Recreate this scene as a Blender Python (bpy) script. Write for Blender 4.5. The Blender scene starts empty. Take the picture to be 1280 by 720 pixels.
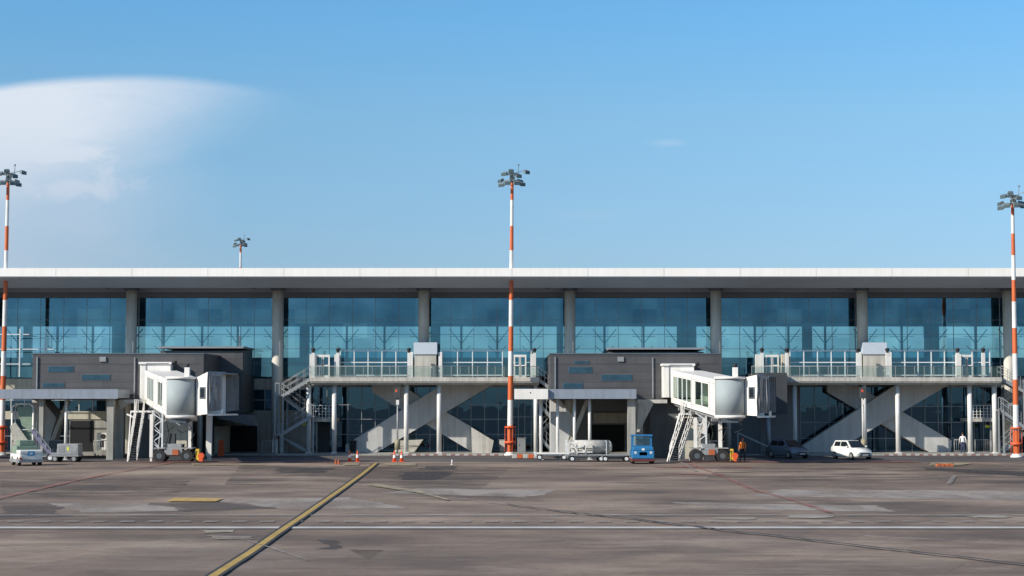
import bpy, bmesh, math, random
from mathutils import Vector, Matrix, Euler
random.seed(7)
sc = bpy.context.scene
COL = sc.collection
R = math.radians

# ------------------------------------------------------------------ camera (survey of the photograph)
F, HZ, H = 2200.0, 500.0, 4.6
TH = math.atan((HZ - 360) / F)
def P(px, py, Y):
    "pixel of the photograph at depth Y -> world (x, z)"
    u = (px - 640) / F; v = (360 - py) / F
    dy = math.cos(TH) - v * math.sin(TH); dz = math.sin(TH) + v * math.cos(TH)
    t = Y / dy
    return u * t, H + dz * t
def PX(px, Y): return P(px, 500, Y)[0]
def PZ(py, Y): return P(640, py, Y)[1]
def G(px, py):
    u = (px - 640) / F; v = (360 - py) / F
    dy = math.cos(TH) - v * math.sin(TH); dz = math.sin(TH) + v * math.cos(TH)
    t = -H / dz
    return u * t, dy * t

# ------------------------------------------------------------------ materials
M = {}
def nodes_of(name):
    m = bpy.data.materials.new(name); m.use_nodes = True
    nt = m.node_tree; b = nt.nodes['Principled BSDF']
    M[name] = m
    return m, nt, b
def N(nt, t, **kw):
    n = nt.nodes.new(t)
    for k, v in kw.items(): setattr(n, k, v)
    return n
def mat(name, col, rough=0.6, metal=0.0, var=0.15, scale=1.5, streak=0.0, bump=0.0, spec=0.5):
    m, nt, b = nodes_of(name)
    b.inputs['Roughness'].default_value = rough
    b.inputs['Metallic'].default_value = metal
    b.inputs['Specular IOR Level'].default_value = spec
    tc = N(nt, 'ShaderNodeTexCoord')
    n1 = N(nt, 'ShaderNodeTexNoise'); n1.inputs['Scale'].default_value = scale; n1.inputs['Detail'].default_value = 6
    n1.inputs['Roughness'].default_value = 0.65
    nt.links.new(tc.outputs['Object'], n1.inputs['Vector'])
    r = N(nt, 'ShaderNodeValToRGB')
    r.color_ramp.elements[0].position = 0.3; r.color_ramp.elements[1].position = 0.72
    d = 1 - var
    r.color_ramp.elements[0].color = (col[0]*d, col[1]*d*0.99, col[2]*d*0.97, 1)
    r.color_ramp.elements[1].color = (min(1, col[0]*(1+var*0.6)), min(1, col[1]*(1+var*0.6)), min(1, col[2]*(1+var*0.6)), 1)
    nt.links.new(n1.outputs['Fac'], r.inputs['Fac'])
    out = r.outputs['Color']
    if streak > 0:
        mp = N(nt, 'ShaderNodeMapping'); mp.inputs['Scale'].default_value = (3.0, 3.0, 0.22)
        nt.links.new(tc.outputs['Object'], mp.inputs['Vector'])
        n2 = N(nt, 'ShaderNodeTexNoise'); n2.inputs['Scale'].default_value = 1.3; n2.inputs['Detail'].default_value = 7
        nt.links.new(mp.outputs['Vector'], n2.inputs['Vector'])
        r2 = N(nt, 'ShaderNodeValToRGB'); r2.color_ramp.elements[0].position = 0.42; r2.color_ramp.elements[1].position = 0.62
        r2.color_ramp.elements[0].color = (1, 1, 1, 1); r2.color_ramp.elements[1].color = (1-streak, 1-streak, 1-streak*1.1, 1)
        nt.links.new(n2.outputs['Fac'], r2.inputs['Fac'])
        mx = N(nt, 'ShaderNodeMix', data_type='RGBA', blend_type='MULTIPLY'); mx.inputs[0].default_value = 1
        nt.links.new(out, mx.inputs[6]); nt.links.new(r2.outputs['Color'], mx.inputs[7]); out = mx.outputs[2]
    nt.links.new(out, b.inputs['Base Color'])
    if bump > 0:
        bp = N(nt, 'ShaderNodeBump'); bp.inputs['Strength'].default_value = bump; bp.inputs['Distance'].default_value = 0.02
        n3 = N(nt, 'ShaderNodeTexNoise'); n3.inputs['Scale'].default_value = scale*14; n3.inputs['Detail'].default_value = 4
        nt.links.new(tc.outputs['Object'], n3.inputs['Vector']); nt.links.new(n3.outputs['Fac'], bp.inputs['Height'])
        nt.links.new(bp.outputs['Normal'], b.inputs['Normal'])
    return m
mat('white_roof', (0.87, 0.845, 0.80), 0.45, var=0.03, scale=0.3, streak=0.05)
mat('soffit_grey', (0.50, 0.56, 0.63), 0.55, var=0.06, scale=0.4)
mat('column_grey', (0.64, 0.61, 0.54), 0.8, var=0.10, scale=0.8, streak=0.12, bump=0.15)
mat('ceiling_grey', (0.30, 0.33, 0.38), 0.6, var=0.08, scale=0.4)
mat('header_grey', (0.15, 0.16, 0.185), 0.6, var=0.1, scale=0.4)
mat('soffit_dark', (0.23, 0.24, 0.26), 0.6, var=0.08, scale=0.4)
mat('concrete', (0.36, 0.35, 0.32), 0.85, var=0.16, scale=0.9, streak=0.22, bump=0.2)
mat('win_blue', (0.03, 0.085, 0.13), 0.08, 0.3, var=0.35, scale=1.8)
mat('ramp_dark', (0.12, 0.125, 0.13), 0.8, var=0.1, scale=0.6, streak=0.1)
mat('concrete_pale', (0.52, 0.50, 0.45), 0.85, var=0.14, scale=0.9, streak=0.2, bump=0.2)
mat('ramp_grey', (0.50, 0.50, 0.49), 0.85, var=0.12, scale=0.7, streak=0.12, bump=0.2)
mat('cream_wall', (0.56, 0.52, 0.42), 0.85, var=0.12, scale=0.8, streak=0.15)
mat('white_paint', (0.74, 0.73, 0.70), 0.4, var=0.1, scale=1.5, streak=0.12)
mat('bridge_white', (0.80, 0.77, 0.72), 0.42, var=0.06, scale=1.2, streak=0.07)
mat('frame_white', (0.66, 0.69, 0.70), 0.4, var=0.06)
mat('steel_dark', (0.09, 0.11, 0.13), 0.5, var=0.15)
mat('steel_grey', (0.28, 0.29, 0.30), 0.5, 0.3, var=0.15)
mat('galv', (0.34, 0.35, 0.35), 0.5, 0.3, var=0.2, scale=4)
mat('canopy_grey', (0.25, 0.285, 0.34), 0.45, 0.0, var=0.08, scale=0.8, streak=0.12)
mat('rubber', (0.02, 0.02, 0.022), 0.8, var=0.2)
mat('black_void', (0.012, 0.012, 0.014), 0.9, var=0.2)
mat('dark_panel', (0.05, 0.055, 0.06), 0.7, var=0.2)
mat('orange_paint', (0.62, 0.13, 0.035), 0.45, var=0.12, scale=2, streak=0.12)
mat('mast_red', (0.50, 0.085, 0.045), 0.45, var=0.12, scale=2, streak=0.12)
mat('cone_orange', (0.75, 0.11, 0.03), 0.5, var=0.1)
mat('cone_white', (0.78, 0.76, 0.72), 0.5, var=0.05)
mat('red_paint', (0.55, 0.07, 0.05), 0.5, var=0.1)
mat('chock_orange', (0.45, 0.12, 0.04), 0.7, var=0.3, scale=6)
mat('kerb_red', (0.27, 0.15, 0.13), 0.7, var=0.25)
mat('yellow_paint', (0.72, 0.47, 0.05), 0.5, var=0.12)
mat('lamp_grey', (0.22, 0.26, 0.27), 0.4, 0.4, var=0.2, scale=4)
mat('lamp_glass', (0.06, 0.09, 0.10), 0.15, 0.0, var=0.1)
mat('car_white', (0.76, 0.76, 0.72), 0.25, var=0.03)
mat('car_blue', (0.15, 0.19, 0.25), 0.25, 0.3, var=0.05)
mat('car_glass', (0.015, 0.02, 0.025), 0.05, var=0.05)
mat('tug_blue', (0.022, 0.165, 0.36), 0.35, var=0.12, scale=3)
mat('tug_red', (0.10, 0.025, 0.025), 0.6, var=0.2)
mat('sign_blue', (0.03, 0.28, 0.55), 0.4, var=0.05)
mat('chrome', (0.5, 0.5, 0.5), 0.25, 0.9, var=0.1)
mat('headlight', (0.65, 0.68, 0.70), 0.12, 0.2, var=0.05)
mat('tail_red', (0.35, 0.02, 0.02), 0.2, var=0.05)
mat('bellows', (0.34, 0.34, 0.34), 0.85, var=0.2, scale=3, streak=0.25)
mat('sage', (0.20, 0.27, 0.20), 0.5, var=0.2, scale=3)
mat('khaki', (0.30, 0.27, 0.18), 0.7, var=0.2, scale=3)
mat('purple_grey', (0.16, 0.16, 0.24), 0.5, var=0.15, scale=3)
mat('skin', (0.42, 0.25, 0.17), 0.6, var=0.05)
mat('hair', (0.03, 0.02, 0.015), 0.7, var=0.2)
mat('hivis', (0.85, 0.22, 0.03), 0.7, var=0.08)
mat('shirt_white', (0.72, 0.72, 0.72), 0.8, var=0.06)
mat('navy', (0.03, 0.045, 0.10), 0.8, var=0.1)
mat('dark_trousers', (0.03, 0.03, 0.035), 0.8, var=0.1)
mat('yellow_sign', (0.70, 0.72, 0.05), 0.5, var=0.03)
mat('leaf', (0.045, 0.075, 0.03), 0.6, var=0.4, scale=3)
mat('bark', (0.09, 0.07, 0.05), 0.9, var=0.3, scale=3)
mat('tarp', (0.42, 0.40, 0.34), 0.8, var=0.25, scale=4)
mat('mark_white', (0.48, 0.46, 0.43), 0.8, var=0.25, scale=0.8)
mat('mark_yellow', (0.42, 0.28, 0.07), 0.8, var=0.25, scale=1.2)
mat('mark_black', (0.035, 0.035, 0.037), 0.85, var=0.3, scale=1.2)

def wear(name, col, thr=0.5, soft=0.12, scale=1.2, stretch=(1, 1, 1)):
    "worn paint: shows the asphalt through it in patches"
    m, nt, b = nodes_of(name)
    b.inputs['Roughness'].default_value = 0.85
    tc = N(nt, 'ShaderNodeTexCoord'); mp = N(nt, 'ShaderNodeMapping'); mp.inputs['Scale'].default_value = stretch
    nt.links.new(tc.outputs['Object'], mp.inputs['Vector'])
    n = N(nt, 'ShaderNodeTexNoise'); n.inputs['Scale'].default_value = scale; n.inputs['Detail'].default_value = 8; n.inputs['Roughness'].default_value = 0.7
    nt.links.new(mp.outputs['Vector'], n.inputs['Vector'])
    r = N(nt, 'ShaderNodeValToRGB'); r.color_ramp.elements[0].position = thr - soft; r.color_ramp.elements[1].position = thr + soft
    r.color_ramp.elements[0].color = (0, 0, 0, 1); r.color_ramp.elements[1].color = (1, 1, 1, 1)
    nt.links.new(n.outputs['Fac'], r.inputs['Fac'])
    b.inputs['Base Color'].default_value = (*col, 1)
    nt.links.new(r.outputs['Color'], b.inputs['Alpha'])
    return m
wear('worn_white', (0.30, 0.275, 0.25), 0.50, 0.2, 1.6)
wear('faint_white', (0.34, 0.32, 0.30), 0.50, 0.2, 0.9)
wear('worn_red', (0.33, 0.12, 0.10), 0.52, 0.18, 0.5)
wear('faint_red', (0.30, 0.10, 0.09), 0.54, 0.2, 0.3)
wear('worn_yellow', (0.46, 0.30, 0.09), 0.36, 0.12, 2.0)
wear('faint_yellow', (0.36, 0.31, 0.20), 0.46, 0.15, 0.8)
wear('soft_patch', (0.29, 0.23, 0.185), 0.60, 0.16, 0.25, (0.6, 1.0, 1))
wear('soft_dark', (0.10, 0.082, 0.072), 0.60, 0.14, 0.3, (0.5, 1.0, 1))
wear('pale_patch', (0.30, 0.255, 0.215), 0.40, 0.16, 0.3, (1, 0.35, 1))
wear('paler_patch', (0.33, 0.29, 0.23), 0.42, 0.16, 0.15, (0.6, 0.4, 1))
wear('oil_stain', (0.045, 0.042, 0.042), 0.50, 0.18, 0.5)
wear('dark_patch', (0.11, 0.088, 0.075), 0.47, 0.22, 0.3, (0.4, 0.8, 1))

# cladding of the gate buildings: flat grey panels with fine joints
def cladding():
    m, nt, b = nodes_of('cladding'); b.inputs['Roughness'].default_value = 0.55; b.inputs['Metallic'].default_value = 0.1
    tc = N(nt, 'ShaderNodeTexCoord'); mp = N(nt, 'ShaderNodeMapping'); mp.inputs['Rotation'].default_value = (R(90), 0, 0)
    nt.links.new(tc.outputs['Object'], mp.inputs['Vector'])
    br = N(nt, 'ShaderNodeTexBrick'); br.offset = 0.37
    br.inputs['Color1'].default_value = (0.088, 0.086, 0.09, 1); br.inputs['Color2'].default_value = (0.068, 0.068, 0.072, 1)
    br.inputs['Mortar'].default_value = (0.035, 0.035, 0.038, 1); br.inputs['Scale'].default_value = 1.0
    br.inputs['Mortar Size'].default_value = 0.012; br.inputs['Brick Width'].default_value = 3.1; br.inputs['Row Height'].default_value = 0.62
    nt.links.new(mp.outputs['Vector'], br.inputs['Vector'])
    nz = N(nt, 'ShaderNodeTexNoise'); nz.inputs['Scale'].default_value = 0.5; nz.inputs['Detail'].default_value = 6
    nt.links.new(tc.outputs['Object'], nz.inputs['Vector'])
    r = N(nt, 'ShaderNodeValToRGB'); r.color_ramp.elements[0].position = 0.3; r.color_ramp.elements[1].position = 0.7
    r.color_ramp.elements[0].color = (0.8, 0.8, 0.8, 1); r.color_ramp.elements[1].color = (1.15, 1.13, 1.1, 1)
    nt.links.new(nz.outputs['Fac'], r.inputs['Fac'])
    mx = N(nt, 'ShaderNodeMix', data_type='RGBA', blend_type='MULTIPLY'); mx.inputs[0].default_value = 1
    nt.links.new(br.outputs['Color'], mx.inputs[6]); nt.links.new(r.outputs['Color'], mx.inputs[7])
    nt.links.new(mx.outputs[2], b.inputs['Base Color'])
cladding()

def glass(name, trans, gloss, fac, wav=0.02, rough=0.0):
    m = bpy.data.materials.new(name); m.use_nodes = True; nt = m.node_tree
    nt.nodes.remove(nt.nodes['Principled BSDF'])
    t = N(nt, 'ShaderNodeBsdfTransparent'); t.inputs[0].default_value = (*trans, 1)
    g = N(nt, 'ShaderNodeBsdfGlossy'); g.inputs[0].default_value = (*gloss, 1); g.inputs['Roughness'].default_value = rough
    tc = N(nt, 'ShaderNodeTexCoord'); n = N(nt, 'ShaderNodeTexNoise'); n.inputs['Scale'].default_value = 0.45
    nt.links.new(tc.outputs['Object'], n.inputs['Vector'])
    bp = N(nt, 'ShaderNodeBump'); bp.inputs['Strength'].default_value = wav; bp.inputs['Distance'].default_value = 0.3
    nt.links.new(n.outputs['Fac'], bp.inputs['Height']); nt.links.new(bp.outputs['Normal'], g.inputs['Normal'])
    if name == 'glass_upper':  # uneven reflections put into the tint, pane by pane and by noise
        mp = N(nt, 'ShaderNodeMapping'); mp.inputs['Rotation'].default_value = (R(90), 0, 0); nt.links.new(tc.outputs['Object'], mp.inputs['Vector'])
        br = N(nt, 'ShaderNodeTexBrick'); br.offset = 0.0; br.inputs['Scale'].default_value = 1.0; br.inputs['Brick Width'].default_value = 2.1; br.inputs['Row Height'].default_value = 1.25
        br.inputs['Mortar Size'].default_value = 0.0; br.inputs['Color1'].default_value = (0.78, 0.82, 0.86, 1); br.inputs['Color2'].default_value = (1.12, 1.08, 1.04, 1)
        nt.links.new(mp.outputs[0], br.inputs['Vector'])
        n5 = N(nt, 'ShaderNodeTexNoise'); n5.inputs['Scale'].default_value = 0.35; n5.inputs['Detail'].default_value = 5; nt.links.new(tc.outputs['Object'], n5.inputs['Vector'])
        rr = N(nt, 'ShaderNodeValToRGB'); rr.color_ramp.elements[0].position = 0.35; rr.color_ramp.elements[1].position = 0.68
        rr.color_ramp.elements[0].color = (0.8, 0.8, 0.8, 1); rr.color_ramp.elements[1].color = (1.3, 1.25, 1.2, 1); nt.links.new(n5.outputs['Fac'], rr.inputs['Fac'])
        for sock, base in ((g.inputs[0], gloss), (t.inputs[0], trans)):
            m1 = N(nt, 'ShaderNodeMix', data_type='RGBA', blend_type='MULTIPLY'); m1.inputs[0].default_value = 1; m1.inputs[6].default_value = (*base, 1); nt.links.new(br.outputs['Color'], m1.inputs[7])
            m3 = N(nt, 'ShaderNodeMix', data_type='RGBA', blend_type='MULTIPLY'); m3.inputs[0].default_value = 1 if base is gloss else 0.35; nt.links.new(m1.outputs[2], m3.inputs[6]); nt.links.new(rr.outputs['Color'], m3.inputs[7])
            nt.links.new(m3.outputs[2], sock)
    mx = N(nt, 'ShaderNodeMixShader'); mx.inputs[0].default_value = fac
    nt.links.new(t.outputs[0], mx.inputs[1]); nt.links.new(g.outputs[0], mx.inputs[2])
    nt.links.new(mx.outputs[0], nt.nodes['Material Output'].inputs['Surface'])
    M[name] = m
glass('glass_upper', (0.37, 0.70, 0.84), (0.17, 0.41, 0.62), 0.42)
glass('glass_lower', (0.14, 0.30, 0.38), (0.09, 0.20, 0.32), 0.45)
glass('glass_rail', (0.74, 0.84, 0.84), (0.42, 0.52, 0.54), 0.22, 0.01)
glass('glass_tunnel', (0.62, 0.74, 0.68), (0.6, 0.7, 0.66), 0.30, 0.02)

# drum shutter: fine vertical slats
def shutter():
    m, nt, b = nodes_of('shutter'); b.inputs['Roughness'].default_value = 0.85; b.inputs['Specular IOR Level'].default_value = 0.2
    tc = N(nt, 'ShaderNodeTexCoord')
    w = N(nt, 'ShaderNodeTexWave', wave_type='BANDS', bands_direction='Z'); w.inputs['Scale'].default_value = 3.2; w.inputs['Distortion'].default_value = 0
    nt.links.new(tc.outputs['Object'], w.inputs['Vector'])
    n = N(nt, 'ShaderNodeTexNoise'); n.inputs['Scale'].default_value = 2.0; n.inputs['Detail'].default_value = 5
    nt.links.new(tc.outputs['Object'], n.inputs['Vector'])
    r = N(nt, 'ShaderNodeValToRGB'); r.color_ramp.elements[0].color = (0.27, 0.31, 0.32, 1); r.color_ramp.elements[1].color = (0.36, 0.40, 0.40, 1)
    nt.links.new(n.outputs['Fac'], r.inputs['Fac']); nt.links.new(r.outputs['Color'], b.inputs['Base Color'])
    bp = N(nt, 'ShaderNodeBump'); bp.inputs['Strength'].default_value = 0.12; bp.inputs['Distance'].default_value = 0.01
    nt.links.new(w.outputs['Color'], bp.inputs['Height']); nt.links.new(bp.outputs['Normal'], b.inputs['Normal'])
shutter()

def asphalt(name, c0, c1, c2, tint=1.0):
    m, nt, b = nodes_of(name); b.inputs['Roughness'].default_value = 0.9; b.inputs['Specular IOR Level'].default_value = 0.25
    tc = N(nt, 'ShaderNodeTexCoord')
    def noise(scale, st, detail=8, rough=0.6, rot=0):
        mp = N(nt, 'ShaderNodeMapping'); mp.inputs['Scale'].default_value = st; mp.inputs['Rotation'].default_value = (0, 0, rot)
        nt.links.new(tc.outputs['Object'], mp.inputs['Vector'])
        n = N(nt, 'ShaderNodeTexNoise'); n.inputs['Scale'].default_value = scale; n.inputs['Detail'].default_value = detail; n.inputs['Roughness'].default_value = rough
        nt.links.new(mp.outputs['Vector'], n.inputs['Vector']); return n.outputs['Fac']
    def ramp(f, p0, p1, a, c):
        r = N(nt, 'ShaderNodeValToRGB'); r.color_ramp.elements[0].position = p0; r.color_ramp.elements[1].position = p1
        r.color_ramp.elements[0].color = (*a, 1); r.color_ramp.elements[1].color = (*c, 1)
        nt.links.new(f, r.inputs['Fac']); return r.outputs['Color']
    def mix(a, c, mode='MULTIPLY', fac=1.0):
        mx = N(nt, 'ShaderNodeMix', data_type='RGBA', blend_type=mode)
        if isinstance(fac, float): mx.inputs[0].default_value = fac
        else: nt.links.new(fac, mx.inputs[0])
        nt.links.new(a, mx.inputs[6]); nt.links.new(c, mx.inputs[7]); return mx.outputs[2]
    big = ramp(noise(0.055, (0.9, 0.9, 1), 8, 0.62), 0.40, 0.62, c0, c1)
    mid = ramp(noise(0.16, (0.75, 0.9, 1), 10, 0.68, 0.15), 0.40, 0.60, (0.74, 0.74, 0.76), (1.22, 1.2, 1.16))
    pal = ramp(noise(0.10, (0.6, 1.0, 1), 9, 0.7, -0.3), 0.52, 0.66, (0, 0, 0), (1, 1, 1))
    o = mix(big, mid)
    pc = N(nt, 'ShaderNodeRGB'); pc.outputs[0].default_value = (*c2, 1)
    pm = N(nt, 'ShaderNodeMath', operation='MULTIPLY'); pm.inputs[1].default_value = 0.7
    nt.links.new(pal, pm.inputs[0]); o = mix(o, pc.outputs[0], 'MIX', pm.outputs[0])
    # long tyre and sweeping streaks
    st = ramp(noise(0.5, (0.16, 0.6, 1), 7, 0.65, 0.05), 0.36, 0.64, (0.88, 0.88, 0.89), (1.10, 1.09, 1.07))
    o = mix(o, st)
    st2 = ramp(noise(0.35, (0.06, 1.4, 1), 6, 0.6, 1.25), 0.56, 0.66, (1, 1, 1), (0.84, 0.84, 0.85))
    o = mix(o, st2)
    gr = ramp(noise(3.0, (1, 1, 1), 8, 0.8), 0.35, 0.65, (0.86, 0.86, 0.86), (1.14, 1.14, 1.14))
    o = mix(o, gr)
    nt.links.new(o, b.inputs['Base Color'])
    bp = N(nt, 'ShaderNodeBump'); bp.inputs['Strength'].default_value = 0.3; bp.inputs['Distance'].default_value = 0.02
    nt.links.new(noise(12, (1, 1, 1), 4), bp.inputs['Height']); nt.links.new(bp.outputs['Normal'], b.inputs['Normal'])
asphalt('apron_asphalt', (0.140, 0.107, 0.085), (0.272, 0.208, 0.161), (0.39, 0.31, 0.24))
asphalt('road_asphalt', (0.085, 0.077, 0.080), (0.115, 0.103, 0.100), (0.14, 0.125, 0.118))

# ------------------------------------------------------------------ mesh helpers
class MB:
    def __init__(s): s.bm = bmesh.new(); s.mi = 0
    def _f(s, vs):
        try:
            f = s.bm.faces.new(vs); f.material_index = s.mi; return f
        except ValueError: return None
    def box(s, x0, x1, y0, y1, z0, z1):
        v = [s.bm.verts.new(p) for p in ((x0,y0,z0),(x1,y0,z0),(x1,y1,z0),(x0,y1,z0),(x0,y0,z1),(x1,y0,z1),(x1,y1,z1),(x0,y1,z1))]
        for q in ((3,2,1,0),(4,5,6,7),(0,1,5,4),(1,2,6,5),(2,3,7,6),(3,0,4,7)): s._f([v[i] for i in q])
        return s
    def beam(s, p0, p1, w, h=None, up=(0,0,1)):
        h = h or w
        p0, p1 = Vector(p0), Vector(p1); d = (p1-p0).normalized(); up = Vector(up)
        if abs(d.dot(up)) > 0.98: up = Vector((0,1,0))
        a = d.cross(up).normalized()*w/2; b = a.cross(d).normalized()*h/2
        v = [s.bm.verts.new(q) for q in (p0-a-b,p0+a-b,p0+a+b,p0-a+b,p1-a-b,p1+a-b,p1+a+b,p1-a+b)]
        for q in ((0,1,2,3),(7,6,5,4),(0,4,5,1),(1,5,6,2),(2,6,7,3),(3,7,4,0)): s._f([v[i] for i in q])
        return s
    def tube(s, p0, p1, r0, r1=None, n=12, cap=True):
        r1 = r0 if r1 is None else r1
        p0, p1 = Vector(p0), Vector(p1); d = (p1-p0).normalized()
        a = d.cross(Vector((0,0,1)) if abs(d.z) < 0.9 else Vector((0,1,0))).normalized(); b = d.cross(a)
        A = []; B = []
        for i in range(n):
            t = 2*math.pi*i/n; o = a*math.cos(t)+b*math.sin(t)
            A.append(s.bm.verts.new(p0+o*r0)); B.append(s.bm.verts.new(p1+o*r1))
        for i in range(n):
            f = s._f([A[i], A[(i+1)%n], B[(i+1)%n], B[i]])
            if f: f.smooth = True
        if cap: s._f(A[::-1]); s._f(B)
        return s
    def path(s, pts, r, n=6):
        for a, b in zip(pts, pts[1:]): s.tube(a, b, r, r, n)
        return s
    def prism(s, pts, y0, y1):
        "polygon in XZ, extruded along Y"
        A = [s.bm.verts.new((p[0], y0, p[1])) for p in pts]; B = [s.bm.verts.new((p[0], y1, p[1])) for p in pts]
        s._f(A); s._f(B[::-1])
        for i in range(len(pts)):
            j = (i+1) % len(pts); s._f([A[j], A[i], B[i], B[j]])
        return s
    def prismx(s, pts, x0, x1):
        "polygon in YZ, extruded along X"
        A = [s.bm.verts.new((x0, p[0], p[1])) for p in pts]; B = [s.bm.verts.new((x1, p[0], p[1])) for p in pts]
        s._f(A); s._f(B[::-1])
        for i in range(len(pts)):
            j = (i+1) % len(pts); s._f([A[j], A[i], B[i], B[j]])
        return s
    def plan(s, pts, z0, z1):
        "polygon in XY, extruded along Z; z may be functions of the vertex"
        f0 = z0 if callable(z0) else (lambda p: z0); f1 = z1 if callable(z1) else (lambda p: z1)
        A = [s.bm.verts.new((p[0], p[1], f0(p))) for p in pts]; B = [s.bm.verts.new((p[0], p[1], f1(p))) for p in pts]
        s._f(A[::-1]); s._f(B)
        for i in range(len(pts)):
            j = (i+1) % len(pts); s._f([A[i], A[j], B[j], B[i]])
        return s
    def quad(s, *pts):
        s._f([s.bm.verts.new(p) for p in pts]); return s
    def sphere(s, c, r, sc_=(1,1,1), u=14, v=10):
        m = Matrix.Translation(c) @ Matrix.Diagonal((r*sc_[0], r*sc_[1], r*sc_[2], 1))
        ret = bmesh.ops.create_uvsphere(s.bm, u_segments=u, v_segments=v, radius=1, matrix=m)
        for w in ret['verts']:
            for f in w.link_faces: f.smooth = True; f.material_index = s.mi
        return s
    def hexa(s, v8):
        "eight corners: bottom ring 0-3, top ring 4-7"
        v = [s.bm.verts.new(p) for p in v8]
        for q in ((3,2,1,0),(4,5,6,7),(0,1,5,4),(1,2,6,5),(2,3,7,6),(3,0,4,7)): s._f([v[i] for i in q])
        return s
    def build(s, name, m, parent=None, local=False, bevel=0.0):
        me = bpy.data.meshes.new(name)
        bmesh.ops.recalc_face_normals(s.bm, faces=s.bm.faces[:])
        if parent is not None and not local:
            s.bm.transform(root_matrix(parent).inverted())
        s.bm.to_mesh(me); s.bm.free()
        for mm in (m if isinstance(m, (list, tuple)) else [m]): me.materials.append(M[mm])
        o = bpy.data.objects.new(name, me); COL.objects.link(o)
        if parent is not None: o.parent = parent
        if bevel:
            b = o.modifiers.new('bevel', 'BEVEL'); b.width = bevel; b.segments = 2; b.limit_method = 'ANGLE'
        return o
def root_matrix(o):
    m = o.matrix_basis.copy() if False else Matrix.Translation(o.location) @ o.rotation_euler.to_matrix().to_4x4()
    return (root_matrix(o.parent) @ m) if o.parent else m
def thing(name, label, cat, loc=(0,0,0), rz=0, group=None):
    o = bpy.data.objects.new(name, None); COL.objects.link(o); o.empty_display_size = 0.3
    o.location = loc; o.rotation_euler = (0, 0, rz); tag(o, label, cat, group); return o
def tag(o, label=None, cat=None, group=None, kind=None):
    if label: o['label'] = label
    if cat: o['category'] = cat
    if group: o['group'] = group
    if kind: o['kind'] = kind
    return o
def structure(o): o['kind'] = 'structure'; return o
CH = {}
def kids(o): return [c for c in COL.objects if c.parent == o]
def copy_tree(o, parent=None):
    c = o.copy(); COL.objects.link(c)
    if parent is not None: c.parent = parent
    for ch in kids(o): copy_tree(ch, c)
    return c

# ------------------------------------------------------------------ ground
m_ = MB(); m_.quad((-3500,-800,0),(3500,-800,0),(3500,6000,0),(-3500,6000,0)); structure(m_.build('ground', 'apron_asphalt'))
YR = 131.5   # front edge of the darker service road along the building
m_ = MB(); m_.quad((-400,YR,0.004),(400,YR,0.004),(400,146.6,0.004),(-400,146.6,0.004)); structure(m_.build('service_road', 'road_asphalt'))
ZM = [0.008]
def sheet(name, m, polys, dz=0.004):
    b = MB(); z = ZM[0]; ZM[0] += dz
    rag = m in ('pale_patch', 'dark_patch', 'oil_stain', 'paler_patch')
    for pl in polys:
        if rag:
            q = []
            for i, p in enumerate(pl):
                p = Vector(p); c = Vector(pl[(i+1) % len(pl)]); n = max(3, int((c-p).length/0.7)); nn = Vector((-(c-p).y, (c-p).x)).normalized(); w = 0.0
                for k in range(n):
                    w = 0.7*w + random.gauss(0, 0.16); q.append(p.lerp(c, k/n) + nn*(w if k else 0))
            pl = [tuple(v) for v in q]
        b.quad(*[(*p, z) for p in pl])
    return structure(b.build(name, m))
def gp(*pts): return [G(*p) for p in pts]
def strip(pts, w):
    "band of width w (metres) along ground points"
    out = []
    P_ = [Vector(p) for p in pts]; L = []; Rr = []
    for i, p in enumerate(P_):
        d = (P_[min(i+1, len(P_)-1)] - P_[max(i-1, 0)]).normalized(); n = Vector((-d.y, d.x))*w/2
        L.append(p+n); Rr.append(p-n)
    for i in range(len(P_)-1): out.append([tuple(L[i]), tuple(Rr[i]), tuple(Rr[i+1]), tuple(L[i+1])])
    return out
sheet('pale_repair_patches', 'pale_patch', [gp((59,629),(99,641),(232,639),(188,629)), gp((275,625),(345,635),(505,636),(440,622)),
      gp((978,612),(945,621),(1290,626),(1290,614)), gp((520,611),(470,617),(660,622),(700,612)), gp((840,628),(900,636),(1120,640),(1100,632))])
sheet('worn_surface', 'soft_patch', [gp((150,684),(20,712),(430,718),(480,688)), gp((860,692),(780,718),(1180,719),(1220,696)), gp((430,684),(460,700),(700,704),(660,684))])
sheet('dark_repair_patches', 'dark_patch', [gp((188,629),(232,640),(345,636),(279,628)), gp((0,632),(0,650),(95,646),(60,631))])
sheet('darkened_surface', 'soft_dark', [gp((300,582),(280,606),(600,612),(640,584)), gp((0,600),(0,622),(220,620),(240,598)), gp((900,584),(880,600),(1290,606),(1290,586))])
sheet('oil_stains', 'oil_stain', [gp((500,590),(500,600),(545,600),(560,590)), gp((530,583),(520,587),(572,588),(575,583)), gp((350,585),(340,592),(400,592),(420,585)),
      gp((395,675),(392,687),(425,686),(420,676)), gp((1150,584),(1160,588),(1290,596),(1290,590))])
sheet('pale_scuffs', 'paler_patch', [gp((247,663),(252,667),(296,667),(294,663)), gp((257,670),(272,675),(318,675),(320,671)), gp((985,645),(985,648),(1030,648),(1030,645)),
      gp((1215,645.6),(1215,648),(1255,648),(1255,645.6)), gp((900,647),(895,649.5),(945,650),(948,647))])
def yl(v): y = G(640, v)[1]; return y
def xband(name, m, v0, v1, x0=-300, x1=300):
    a, b_ = yl(v0), yl(v1); return [[(x0,a),(x1,a),(x1,b_),(x0,b_)]]
sheet('white_edge_line', 'mark_white', xband('', '', 659.3, 661.6, -60, 60))
sheet('faint_white_line', 'faint_white', xband('', '', 644.2, 645.4, -60, 60))
dash = []
y0, y1 = yl(652.0), yl(653.6); pit = 34.6/2200*y0
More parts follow.
